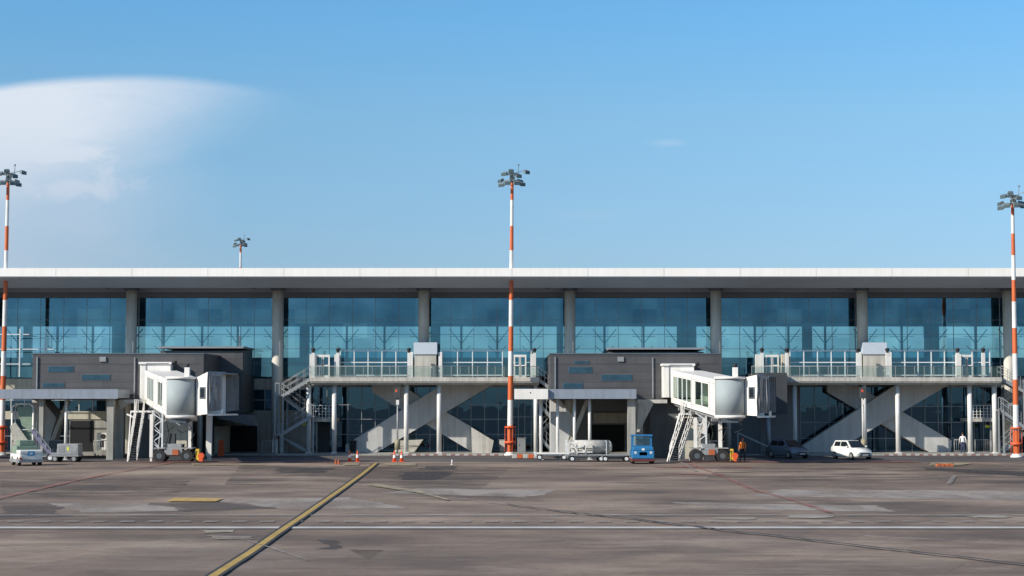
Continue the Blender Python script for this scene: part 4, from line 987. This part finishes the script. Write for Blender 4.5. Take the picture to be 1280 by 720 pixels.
# left group: white ground power / stair vehicle, belt loader, box trailer
gx, gy = G(26, 582.5)
v = thing('service_truck', 'small white service truck with blue square emblem on its nose, left edge', 'truck', (gx, gy+1.5, 0), R(-62))
b = MB(); b.box(-1.6,1.3,-0.82,0.82,0.4,0.82); b.box(0.2,1.32,-0.80,0.80,0.822,1.10); b.build('body', 'car_white', v, local=True, bevel=0.08)
b = MB(); b.box(-1.5,0.1,-0.75,0.75,0.823,1.35); b.box(-1.3,-0.1,-0.5,0.5,1.353,1.75); b.build('engine_housing', 'sage', v, local=True, bevel=0.04)
b = MB(); b.box(1.325,1.34,-0.24,0.24,0.70,1.02); b.build('emblem', 'sign_blue', v, local=True)
b = MB(); b.box(1.341,1.346,-0.10,0.10,0.80,0.92); b.build('emblem_mark', 'cone_white', v, local=True)
b = MB(); b.box(-1.65,1.36,-0.85,0.85,0.24,0.397); b.build('bumper', 'galv', v, local=True)
for s_ in (-1,1):
    b = MB(); b.tube((1.31,s_*0.6,0.62),(1.345,s_*0.6,0.62),0.11,0.11,14); b.build('headlight', 'headlight', v, local=True)
    for x in (-0.95,0.8): wheel(v, x, s_*0.72, 0.32, 0.22)
b = MB(); b.box(1.3,1.37,-0.82,-0.62,0.45,0.58); b.build('tail_lamp', 'tail_red', v, local=True)
gx, gy = 0, 136.5
x0, x1 = PX(15.5, gy), PX(42, gy)
fr = thing('gantry_frame', 'tall white tube frame standing behind the small service truck', 'frame', ((x0+x1)/2, gy, 0))
b = MB(); zt = PZ(505, gy)
b.path([(x0,gy,0),(x0,gy,zt-0.25),(x0+0.25,gy,zt),(x1-0.25,gy,zt),(x1,gy,zt-0.25),(x1,gy,0)], 0.075, 10)
b.path([(x0,gy+0.9,0),(x0,gy+0.9,zt-0.25),(x0+0.25,gy+0.9,zt),(x1-0.25,gy+0.9,zt),(x1,gy+0.9,zt-0.25),(x1,gy+0.9,0)], 0.06, 10)
for z in (1.0, 2.3): b.tube((x0,gy,z),(x1,gy,z),0.04,0.04,8)
b.build('tube_frame', 'bridge_white', fr)
b = MB(); b.prism([(x0+0.25,zt-0.2),(x1-0.1,zt-0.2),(x1-0.1,1.3),(x1-0.5,1.2)], gy+0.2, gy+0.28); b.build('panel', 'sage', fr)
b = MB(); b.prism([(x0-0.1,2.6),(x0+0.3,2.9),(x1-0.35,1.5),(x1-0.35,1.1),(x0+0.1,1.5)], gy-0.2, gy-0.02); b.box(x0+0.2,x1-0.1,gy-0.5,gy-0.25,0.5,1.4); b.build('load', 'tarp', fr)
# belt loader
gy = 131.8; xa, xb = PX(42, gy), PX(66, gy)
bl = thing('belt_loader', 'purple grey belt loader sloping down beside the gantry frame, left', 'belt loader', ((xa+xb)/2, gy, 0))
b = MB(); b.beam((xa,gy,2.35),(xb,gy,0.55),0.7,0.28); b.build('conveyor', 'purple_grey', bl)
b = MB(); b.beam((xa,gy-0.4,2.75),(xb,gy-0.4,0.95),0.04); 
for k in range(5): b.beam((xa+(xb-xa)*k/4,gy-0.4,2.35-1.8*k/4),(xa+(xb-xa)*k/4,gy-0.4,2.75-1.8*k/4),0.035)
b.build('handrail', 'galv', bl)
b = MB(); b.box(xa-0.1,xb+0.3,gy-0.35,gy+0.8,0.35,0.62); b.beam((xa+0.5,gy,0.6),(xa+0.5,gy,1.9),0.1); b.build('chassis', 'steel_dark', bl)
for x in (xa+0.2, xb):
    for y in (gy-0.4, gy+0.75):
        b = MB(); b.tube((x,y-0.1,0.3),(x,y+0.1,0.3),0.3,0.3,20); w_ = b.build('wheel', 'rubber', bl); b = MB(); b.tube((x,y-0.13,0.3),(x,y-0.1,0.3),0.15,0.17,12); b.build('rim', 'frame_white', w_)
# grey box trailer
gx, gy = G(83, 578)
bt = thing('equipment_trailer', 'grey boxy equipment trailer with yellow label, under the left canopy', 'trailer', (gx, gy+0.9, 0.004), 0)
b = MB(); b.box(-0.75,0.80,-0.7,0.7,0.55,1.35); b.build('housing', 'galv', bt, local=True, bevel=0.03)
b = MB(); b.box(-1.35,0.85,-0.75,0.75,0.42,0.547); b.box(-1.3,-0.8,-0.5,0.5,0.55,0.7); b.beam((-1.35,0,0.45),(-2.1,0,0.4),0.08); b.build('chassis', 'steel_grey', bt, local=True)
b = MB(); b.box(-0.02,0.12,-0.712,-0.702,0.86,1.12); b.build('warning_label', 'yellow_sign', bt, local=True)
b = MB(); b.box(-0.62,-0.2,-0.712,-0.702,0.7,1.2); b.box(0.25,0.68,-0.712,-0.702,0.65,0.8); b.build('louvre', 'steel_grey', bt, local=True)
for x in (-0.9,0.5):
    for y in (-0.65,0.65): wheel(bt, x, y, 0.24, 0.16)
# white notice board by the wall
gy = 150.4; x = PX(129, gy)
sg = thing('notice_board', 'white board with dark figures, by the wall under the left canopy', 'sign', (x, gy, 0.13))
b = MB(); b.box(x-0.5,x+0.5,gy,gy+0.05,PZ(562,gy),PZ(541,gy)); b.build('board', 'cone_white', sg)
b = MB(); b.tube((x+0.05,gy-0.02,PZ(545.5,gy)),(x+0.05,gy-0.004,PZ(545.5,gy)),0.22,0.22,14); b.box(x-0.2,x+0.1,gy-0.02,gy-0.004,PZ(559,gy),PZ(551,gy)); b.build('symbol', 'rubber', sg)
for q in (-0.4,0.4):
    b = MB(); b.beam((x+q,gy+0.08,0.13),(x+q,gy+0.08,PZ(545,gy)),0.05); b.build('leg', 'galv', sg)

# cones
cn = thing('traffic_cone', 'leftmost traffic cone, orange with a white band', 'cone', (0,0,0), group='traffic cones before the crossing stairs')
b = MB(); b.box(-0.2,0.2,-0.2,0.2,0,0.04); b.tube((0,0,0.03),(0,0,0.85),0.15,0.03,18); b.build('shell', 'cone_orange', cn, local=True)
b = MB(); b.tube((0,0,0.30),(0,0,0.52),0.117,0.085,18,cap=False); b.build('reflective_band', 'cone_white', cn, local=True)
for k, (px, py, l) in enumerate(((437,577.3,None),(446.8,577.3,'second traffic cone from the left, next to the leftmost one'),(493,577.5,'third traffic cone from the left, right of the black bin'),(502,577.5,'rightmost of the four traffic cones'))):
    o = cn if k == 0 else copy_tree(cn)
    gx, gy = G(px, py); o.location = (gx, gy, 0.006)
    if l: o['label'] = l
# low orange chocks
for k, (px, py, w, l) in enumerate(((421.5,580.5,7,'low orange wheel chock pile, left of the traffic cones'),(1181,583,22,'flat orange strip of wheel chocks near the right mast'))):
    gx, gy = G(px, py); W_ = w/F*gy
    ck = thing('wheel_chocks', l, 'wheel chocks', (gx, gy, 0.004), group='orange wheel chocks on the apron')
    n = 2 if w < 10 else 4
    for i in range(n):
        b = MB(); xx = -W_/2 + W_*i/n; b.prism([(xx,0),(xx+W_/n*0.9,0),(xx+W_/n*0.62,0.20 if w > 10 else 0.34),(xx+W_/n*0.3,0.20 if w > 10 else 0.34)], -0.2, 0.25); b.build('chock', 'chock_orange', ck, local=True)
    b = MB(); b.path([(-W_/2,0.0,0.22),(0,-0.05,0.1),(W_/2,0.0,0.22)], 0.02); b.build('rope', 'rubber', ck, local=True)
# small white post on the apron
gx, gy = G(565, 581); pw = thing('marker_post', 'tiny white marker post alone on the apron, before the crossing stairs', 'marker', (gx, gy, 0))
b = MB(); b.tube((0,0,0.0),(0,0,0.05),0.09,0.09,12); b.tube((0,0,0.05),(0,0,0.36),0.05,0.04,12); b.build('post', 'cone_white', pw, local=True)
# red and white barrier
gy = 138.8; xa, xb = PX(640, gy), PX(674, gy)
br_ = thing('safety_barrier', 'low red and white barrier at the foot of the middle mast', 'barrier', ((xa+xb)/2, gy, 0))
for k in range(5):
    w = (xb-xa)/5; b = MB(); b.box(xa+w*k, xa+w*(k+0.97), gy, gy+0.3, 0.02, 0.34); b.build('segment', 'mark_white' if k % 2 == 0 else 'orange_paint', br_, bevel=0.04)
# black bin
gx, gy = G(440, 567.8); bn = thing('wheeled_bin', 'black wheeled bin at the foot of the crossing stairs', 'bin', (gx, gy+1.0, 0.13))
b = MB(); b.hexa([(-0.24,-0.28,0.06),(0.24,-0.28,0.06),(0.24,0.28,0.06),(-0.24,0.28,0.06),(-0.3,-0.35,0.98),(0.3,-0.35,0.98),(0.3,0.35,0.98),(-0.3,0.35,0.98)]); b.build('body', 'rubber', bn, local=True)
b = MB(); b.box(-0.32,0.32,-0.38,0.36,0.983,1.04); b.build('lid', 'steel_dark', bn, local=True, bevel=0.02)
for s_ in (-1,1):
    b = MB(); b.tube((s_*0.2-0.03,0.3,0.1),(s_*0.2+0.03,0.3,0.1),0.1,0.1,14); b.build('wheel', 'rubber', bn, local=True)

# docking display posts under the walkways
def docking(px, label):
    y = 147.2; x = PX(px, y)
    d = thing('docking_display', label, 'docking display', (x, y, 0), group='docking displays before the crossing stairs')
    b = MB(); b.tube((x,y,0.0),(x,y,PZ(498,y)),0.07,0.06,12); b.tube((x,y,0),(x,y,0.08),0.2,0.2,14); b.build('pole', 'galv', d)
    b = MB(); b.box(x-0.27,x+0.27,y-0.16,y+0.16,PZ(498,y),PZ(484.5,y)); bx = b.build('housing', 'dark_panel', d, bevel=0.03)
    b = MB(); b.box(x-0.18,x-0.02,y-0.172,y-0.162,PZ(490,y),PZ(487,y)); b.build('lamp', 'cone_orange', bx)
    b = MB(); b.box(x-0.12,x+0.12,y-0.1,y+0.1,PZ(506,y),PZ(500,y)); b.build('junction_box', 'cone_white', d)
    b = MB(); b.tube((x,y,PZ(562,y)),(x,y,PZ(549,y)),0.23,0.23,16); b.build('padded_sleeve', 'khaki', d)
docking(497, 'docking display on a grey pole under the left raised walkway')
docking(1079, 'docking display on a pole behind the white hatchback')
# yellow equipment beside bridge feet
for (px, w, l) in ((250.5, 9, 'yellow and orange hose cart at the foot of the left boarding bridge'), (916, 7, 'yellow hose cart at the foot of the right boarding bridge')):
    gy = 130.2; x = PX(px, gy); W_ = w/F*gy
    h = thing('hose_cart', l, 'hose cart', (x, gy, 0), group='hose carts at the boarding bridges')
    b = MB(); b.box(-W_/2,0,-0.25,0.25,0.1,1.0); b.build('cabinet', 'yellow_paint', h, local=True, bevel=0.03)
    b = MB(); b.box(0.01,W_/2,-0.3,0.2,0.1,0.55); b.tube((W_*0.25,-0.31,0.5),(W_*0.25,0.2,0.5),0.22,0.22,18); b.build('reel', 'cone_orange', h, local=True)
    b = MB(); b.path([(-W_/2,-0.3,0.9),(-W_/2-0.2,-0.35,0.4),(0,-0.4,0.05)],0.03); b.build('hose', 'rubber', h, local=True)
    for s_ in (-1,1):
        b = MB(); b.tube((s_*W_*0.35,-0.28,0.1),(s_*W_*0.35,-0.22,0.1),0.1,0.1,12); b.build('wheel', 'rubber', h, local=True)
# inclined pipe rail right of the bridge
b = MB(); b.beam((PX(922,144),144,PZ(541,144)),(PX(978,144),144,0.25),0.12); b.beam((PX(922,144),144,PZ(541,144)),(PX(922,144),144,0),0.1); b.beam((PX(978,144),144,0.3),(PX(978,144),144,0),0.1)
o = b.build('ramp_rail', 'galv'); tag(o, 'grey sloping rail between the right bridge and the dark blue car', 'handrail')
# orange crates by the loading door
b = MB(); x = PX(276.5,145); b.box(x-0.22,x+0.22,145,145.4,0.0,0.66); b.box(x-0.2,x+0.2,145.02,145.38,0.663,1.3)
o = b.build('orange_crates', 'cone_orange'); tag(o, 'orange crate stack left of the dark loading door', 'crates')

def boxy(name, label, cat, px, v0, v1, w, y, mt, d=0.4, top=None, group=None):
    x = PX(px, y); zb_ = PZ(v1, y) if v1 < 564 else (0.13 if y > YK else 0.0); z1 = PZ(v0, y)
    t = thing(name, label, cat, (x, y, zb_), group=group)
    b = MB(); b.box(x-w/2, x+w/2, y, y+d, zb_, z1); b.build('body', mt, t, bevel=0.03)
    b = MB(); b.box(x-w/2-0.03, x+w/2+0.03, y-0.03, y+d+0.03, z1+0.002, z1+0.06); b.build('lid', top or 'steel_grey', t)
    b = MB(); b.box(x-w*0.3, x-w*0.26, y-0.03, y-0.003, zb_+(z1-zb_)*0.45, zb_+(z1-zb_)*0.62); b.build('handle', 'rubber', t)
    return t
boxy('extinguisher_cabinet', 'white cabinet with red top left of the left zigzag stair', 'cabinet', 344, 549, 566, 0.45, 148.4, 'cone_white', top='red_paint')
boxy('utility_cabinet', 'grey utility cabinet behind the foot of the middle striped mast', 'cabinet', 652, 548, 566, 0.7, 150.8, 'steel_grey')
boxy('utility_cabinet', 'pale narrow cabinet against the right end of the left crossing stairs', 'cabinet', 628, 550, 566, 0.5, 151.2, 'concrete_pale')
boxy('generator_box', 'dark generator box under the left boarding bridge', 'generator', 217, 556, 566, 1.5, 137.0, 'dark_panel', 0.8)
boxy('generator_box', 'dark generator box behind the right boarding bridge wheels', 'generator', 893, 552, 570, 1.5, 136.2, 'dark_panel', 0.8)
boxy('storage_bin', 'dark storage bin behind the grey equipment trailer at the left', 'bin', 70, 551, 570, 1.0, 139.0, 'steel_dark', 0.7)
# covered pile under the crossing of the stairs
for (px, l) in ((508, 'pale tarpaulin covered pile beneath the crossing of the left stairs'),):
    y = 150.3; x = PX(px, y); cp_ = thing('covered_pile', l, 'covered pile', (x, y, 0.13)); b = MB()
    b.hexa([(x-1.0,y,0.13),(x+0.7,y,0.13),(x+0.7,y+1.0,0.13),(x-1.0,y+1.0,0.13),(x-0.8,y+0.2,1.15),(x+1.5,y+0.2,1.25),(x+1.3,y+0.8,1.2),(x-0.7,y+0.8,1.1)]); b.build('tarpaulin', 'tarp', cp_, bevel=0.08)
    b = MB(); b.path([(x-0.95,y-0.02,0.5),(x-0.1,y-0.05,0.75),(x+1.0,y+0.05,0.7)], 0.025); b.build('rope', 'rubber', cp_)
# mobile fence panels
def fence(px0, px1, y, label):
    xa, xb = PX(px0, y), PX(px1, y); f = thing('fence_panel', label, 'fence', ((xa+xb)/2, y, 0), group='low mobile fence panels')
    b = MB(); z0 = 0.15
    b.path([(xa,y,z0),(xa,y,z0+1.1),(xb,y,z0+1.1),(xb,y,z0),(xa,y,z0+0.1)][:4], 0.03)
    n = int((xb-xa)/0.16)
    for k in range(1, n): q = xa+(xb-xa)*k/n; b.tube((q,y,z0+0.15),(q,y,z0+1.1),0.012,0.012,6)
    b.tube((xa,y,z0+0.15),(xb,y,z0+0.15),0.02,0.02,6); b.build('bars', 'galv', f)
    for q in (xa+0.1, xb-0.1):
        b = MB(); b.box(q-0.04,q+0.04,y-0.3,y+0.3,0.13 if y > YK else 0.0,0.17); b.build('foot', 'steel_grey', f)
fence(1192, 1208, 148.9, 'mobile fence panel left of the person in the white shirt')
fence(1218, 1238, 149.2, 'mobile fence panel right of the person in the white shirt')
fence(118, 140, 146.2, 'mobile fence panel before the white board with dark figures')
fence(328, 343, 146.2, 'mobile fence panel right of the dark loading door')

# ------------------------------------------------------------------ people
def person(label, loc, rz, top, legsm, arms='down', cap=None):
    me = bpy.data.meshes.new('body'); bm = bmesh.new(); sk = bm.verts.layers.skin.verify()
    def v(p, r, root=False):
        w = bm.verts.new(p); w[sk].radius = (r, r) if not isinstance(r, tuple) else r; w[sk].use_root = root; return w
    e = lambda a, c: bm.edges.new((a, c))
    pel = v((0,0,0.95), (0.15,0.11), True); ab = v((0,0,1.12), (0.13,0.10)); ch = v((0,0,1.32), (0.165,0.12)); nk = v((0,0.0,1.49), 0.055); hd = v((0,-0.015,1.60), (0.078,0.09)); tp = v((0,-0.01,1.72), (0.06,0.07))
    for a, c in ((pel,ab),(ab,ch),(ch,nk),(nk,hd),(hd,tp)): e(a,c)
    for s_ in (-1,1):
        hp = v((s_*0.10,0,0.88),0.095); kn = v((s_*(0.12),-0.02+0.06*s_,0.49),0.062); an = v((s_*0.13,0.02+0.10*s_,0.09),0.042); ft = v((s_*0.14,-0.14+0.10*s_,0.045),0.038)
        e(pel,hp); e(hp,kn); e(kn,an); e(an,ft)
        sh = v((s_*0.19,0,1.41),0.06); e(ch,sh)
        el = v((s_*0.26,0.02,1.13),0.042)
        wr = v((s_*0.25,-0.08,0.90),0.028) if arms == 'down' else v((s_*0.16,-0.22,1.10),0.028)
        e(sh,el); e(el,wr)
        dv = (wr.co-el.co).normalized(); pm = v(wr.co+dv*0.06, 0.03); e(wr,pm)
        for q in range(4):
            off = Vector((0,(q-1.5)*0.018,0)); f1 = v(pm.co+dv*0.05+off,0.009); f2 = v(pm.co+dv*(0.09-abs(q-1.5)*0.008)+off+Vector((-s_*0.01,-0.005,0)),0.008); e(pm,f1); e(f1,f2)
        t1_ = v(wr.co+dv*0.04+Vector((-s_*0.01,-0.04,0)),0.010); e(wr,t1_)
    bm.to_mesh(me); bm.free()
    tmp = bpy.data.objects.new('tmp', me); COL.objects.link(tmp)
    mod = tmp.modifiers.new('s','SKIN'); mod.use_smooth_shade = True; sb = tmp.modifiers.new('u','SUBSURF'); sb.levels = 1; sb.render_levels = 1
    dg = bpy.context.evaluated_depsgraph_get(); dg.update()
    m2_ = bpy.data.meshes.new_from_object(tmp.evaluated_get(dg)); bpy.data.objects.remove(tmp)
    m2_.materials.clear()
    for n_ in ('skin', top, legsm, 'rubber'): m2_.materials.append(M[n_])
    for f in m2_.polygons:
        c = f.center
        hand = (arms == 'down' and abs(c.x) > 0.2 and c.z < 0.93) or (arms != 'down' and c.y < -0.2 and c.z > 0.9)
        f.material_index = 0 if (c.z > 1.475 or hand) else (3 if c.z < 0.10 else (2 if c.z < 0.97 and abs(c.x) < 0.22 else 1))
        f.use_smooth = True
    r = thing('person', label, 'person', loc, rz)
    o = bpy.data.objects.new('body', m2_); COL.objects.link(o); o.parent = r
    b = MB(); b.sphere((0,0.015,1.70), 0.095, (0.92,1.08,0.85), 14, 10); b.build('hair' if not cap else 'cap', 'hair' if not cap else cap, r, local=True)
    b = MB(); b.sphere((0,-0.115,1.625), 0.016, (0.8,1,1.4), 8, 6); 
    for s_ in (-1,1): b.sphere((s_*0.088,0,1.63), 0.02, (0.5,0.8,1.3), 8, 6)
    b.build('face_features', 'skin', r, local=True)
    b = MB()
    for s_ in (-1,1): b.sphere((s_*0.032,-0.098,1.655), 0.011, (1,0.5,0.7), 8, 6)
    b.box(-0.022,0.022,-0.105,-0.095,1.578,1.583); b.build('eyes_and_mouth', 'hair', r, local=True)
    return r
gx, gy = G(929, 577); p1_ = person('person in orange work vest and dark trousers at the foot of the right boarding bridge', (gx, gy+0.3, 0.0), R(-35), 'hivis', 'dark_trousers', 'down', 'red_paint')
gx, gy = G(1215, 570.5); p2_ = person('person in white shirt and navy trousers beside a walkway column', (gx, YK+0.7, 0.13), R(160), 'shirt_white', 'navy', 'down')

# ------------------------------------------------------------------ sky, sun, camera
SUN = Vector((-0.74, -0.44, 0.485)).normalized()
el = math.asin(SUN.z); az = math.atan2(SUN.x, SUN.y)
w = bpy.data.worlds.new("World"); sc.world = w; w.use_nodes = True; nt = w.node_tree
bg = nt.nodes['Background']
sky = N(nt, 'ShaderNodeTexSky'); sky.sky_type = 'NISHITA'; sky.sun_disc = False
sky.sun_elevation = el; sky.sun_rotation = az % (2*math.pi); sky.air_density = 1.0; sky.dust_density = 0.35; sky.ozone_density = 3.0; sky.altitude = 50
BGS = 0.098
bg.inputs['Strength'].default_value = BGS
tc = N(nt, 'ShaderNodeTexCoord'); sp = N(nt, 'ShaderNodeSeparateXYZ'); nt.links.new(tc.outputs['Generated'], sp.inputs[0])
def mth(op, a, c=None, d=None, clamp=False):
    n = N(nt, 'ShaderNodeMath', operation=op); n.use_clamp = clamp
    for i, q in enumerate((a, c, d)):
        if q is None: continue
        if isinstance(q, (int, float)): n.inputs[i].default_value = q
        else: nt.links.new(q, n.inputs[i])
    return n.outputs[0]
yy = mth('MAXIMUM', sp.outputs['Y'], 0.05)
U = mth('DIVIDE', sp.outputs['X'], yy); V = mth('DIVIDE', sp.outputs['Z'], yy)   # tangents of azimuth and elevation
cmb = N(nt, 'ShaderNodeCombineXYZ'); nt.links.new(U, cmb.inputs[0]); nt.links.new(V, cmb.inputs[1])
def sky_noise(scale, sx, sy, detail=7, rough=0.6, dist=0.0):
    mp = N(nt, 'ShaderNodeMapping'); mp.inputs['Scale'].default_value = (sx, sy, 1); nt.links.new(cmb.outputs[0], mp.inputs[0])
    n = N(nt, 'ShaderNodeTexNoise'); n.inputs['Scale'].default_value = scale; n.inputs['Detail'].default_value = detail; n.inputs['Roughness'].default_value = rough; n.inputs['Distortion'].default_value = dist
    nt.links.new(mp.outputs[0], n.inputs['Vector']); return n.outputs['Fac']
def smooth(x, a, c):
    n = N(nt, 'ShaderNodeMapRange'); n.interpolation_type = 'SMOOTHSTEP'; nt.links.new(x, n.inputs[0]); n.inputs[1].default_value = a; n.inputs[2].default_value = c
    n.inputs[3].default_value = 0; n.inputs[4].default_value = 1; return n.outputs[0]
def uv(px, py): return (px-640)/F, (HZ-py)/F
nA = sky_noise(9, 1, 2.2, 8, 0.55, 0.6); nB = sky_noise(26, 1, 1.6, 10, 0.62, 0.8); nC = sky_noise(30, 0.6, 2.6, 10, 0.68, 1.0)
# veil: broad lens of thin cloud upper left. top edge y ~ 92 crisp, fading downwards and rightwards
def ell(px, py, rx, ry, wob, crisp0, crisp1, src=nA):
    u0, v0 = uv(px, py); du = mth('DIVIDE', mth('SUBTRACT', U, u0), rx/F); dv = mth('DIVIDE', mth('SUBTRACT', V, v0), ry/F)
    r = mth('SQRT', mth('ADD', mth('MULTIPLY', du, du), mth('MULTIPLY', dv, dv)))
    r = mth('ADD', r, mth('MULTIPLY', mth('SUBTRACT', src, 0.5), wob)); return mth('SUBTRACT', 1.0, smooth(r, crisp0, crisp1))
top_u = mth('SUBTRACT', U, uv(150, 0)[0])
edge = mth('SUBTRACT', uv(0, 90)[1], mth('MULTIPLY', mth('MULTIPLY', top_u, top_u), 1.1))          # arched upper rim
edge = mth('ADD', edge, mth('MULTIPLY', mth('SUBTRACT', nA, 0.5), 0.004)); under = smooth(mth('SUBTRACT', edge, V), -0.0015, 0.006)
right = mth('SUBTRACT', 1.0, smooth(U, uv(190,0)[0], uv(420,0)[0]))
low = smooth(mth('SUBTRACT', V, mth('MULTIPLY', mth('SUBTRACT', U, uv(60,0)[0]), 0.30)), uv(0, 265)[1], uv(0, 150)[1])
veil = mth('MULTIPLY', mth('MULTIPLY', under, right), mth('MULTIPLY', low, mth('ADD', mth('MULTIPLY', nC, 0.9), mth('MULTIPLY', nA, 0.9))), None, True)
right2 = mth('SUBTRACT', 1.0, smooth(mth('ADD', U, mth('MULTIPLY', mth('SUBTRACT', nA, 0.5), 0.10)), uv(10,0)[0], uv(310,0)[0]))
haze = mth('MULTIPLY', mth('MULTIPLY', right2, under), 0.62)
puff = mth('MULTIPLY', ell(60, 190, 95, 14, 3.0, 0.3, 0.9, nB), 0.75)
puff2 = mth('MULTIPLY', ell(105, 235, 85, 24, 3.6, 0.2, 1.0, nB), 0.6)
puff3 = mth('MULTIPLY', ell(0, 150, 170, 42, 1.0, 0.0, 1.3, nA), 0.42)
wisp = mth('MULTIPLY', ell(838, 177, 26, 6, 1.4, 0.2, 1.2, nB), 0.16)
wisp2 = mth('MULTIPLY', ell(735, 268, 60, 9, 1.4, 0.2, 1.2, nB), 0.08)
dens = mth('ADD', mth('MULTIPLY', veil, 0.52), haze, None, True)
for q in (puff, puff2, puff3, wisp, wisp2): dens = mth('ADD', dens, mth('MULTIPLY', q, mth('SUBTRACT', 1.05, dens)), None, True)
gate = smooth(sp.outputs['Y'], 0.3, 0.6); dens = mth('MULTIPLY', dens, gate)
# grade of the clear sky towards the photograph's blue
tint = N(nt, 'ShaderNodeMix', data_type='RGBA', blend_type='MULTIPLY'); tint.inputs[0].default_value = 1
nt.links.new(sky.outputs[0], tint.inputs[6]); 
tr = N(nt, 'ShaderNodeValToRGB'); nt.links.new(sp.outputs['Z'], tr.inputs['Fac'])
tr.color_ramp.elements[0].position = 0.07; tr.color_ramp.elements[0].color = (0.60, 0.71, 0.89, 1)
tr.color_ramp.elements[1].position = 0.157; tr.color_ramp.elements[1].color = (0.72, 0.93, 1.0, 1)
e_ = tr.color_ramp.elements.new(0.215); e_.color = (0.64, 1.03, 1.17, 1)
e_ = tr.color_ramp.elements.new(0.7); e_.color = (0.92, 1.0, 1.08, 1)
nt.links.new(tr.outputs['Color'], tint.inputs[7])
cc = N(nt, 'ShaderNodeMix', data_type='RGBA'); nt.links.new(smooth(V, uv(0,330)[1], uv(0,120)[1]), cc.inputs[0])
CL0 = (0.375, 0.445, 0.54); CL1 = (0.52, 0.575, 0.65)
EXPO = 0.45
cc.inputs[6].default_value = (*[c/BGS for c in CL0], 1); cc.inputs[7].default_value = (*[c/BGS for c in CL1], 1)
fin = N(nt, 'ShaderNodeMix', data_type='RGBA'); nt.links.new(dens, fin.inputs[0]); nt.links.new(tint.outputs[2], fin.inputs[6]); nt.links.new(cc.outputs[2], fin.inputs[7])
nt.links.new(fin.outputs[2], bg.inputs[0])

L = bpy.data.lights.new('sun', 'SUN'); L.energy = 4.2; L.angle = R(0.5); L.color = (1.0, 0.93, 0.83)
lo = bpy.data.objects.new('sun', L); COL.objects.link(lo); lo.rotation_euler = SUN.to_track_quat('Z', 'Y').to_euler(); lo.location = (-60, 60, 60)

cam = bpy.data.cameras.new('camera'); co = bpy.data.objects.new('camera', cam); COL.objects.link(co); sc.camera = co
cam.sensor_width = 36; cam.lens = 36*F/1280; cam.clip_start = 0.5; cam.clip_end = 12000
co.location = (0, 0, H); co.rotation_euler = (R(90)+TH, 0, 0)
vs = sc.view_settings; vs.view_transform = 'Standard'; vs.look = 'None'; vs.gamma = 1; vs.exposure = EXPO
sc.cycles.use_denoising = True
sc.cycles.max_bounces = 8; sc.cycles.transparent_max_bounces = 16
sc.cycles.sample_clamp_indirect = 6
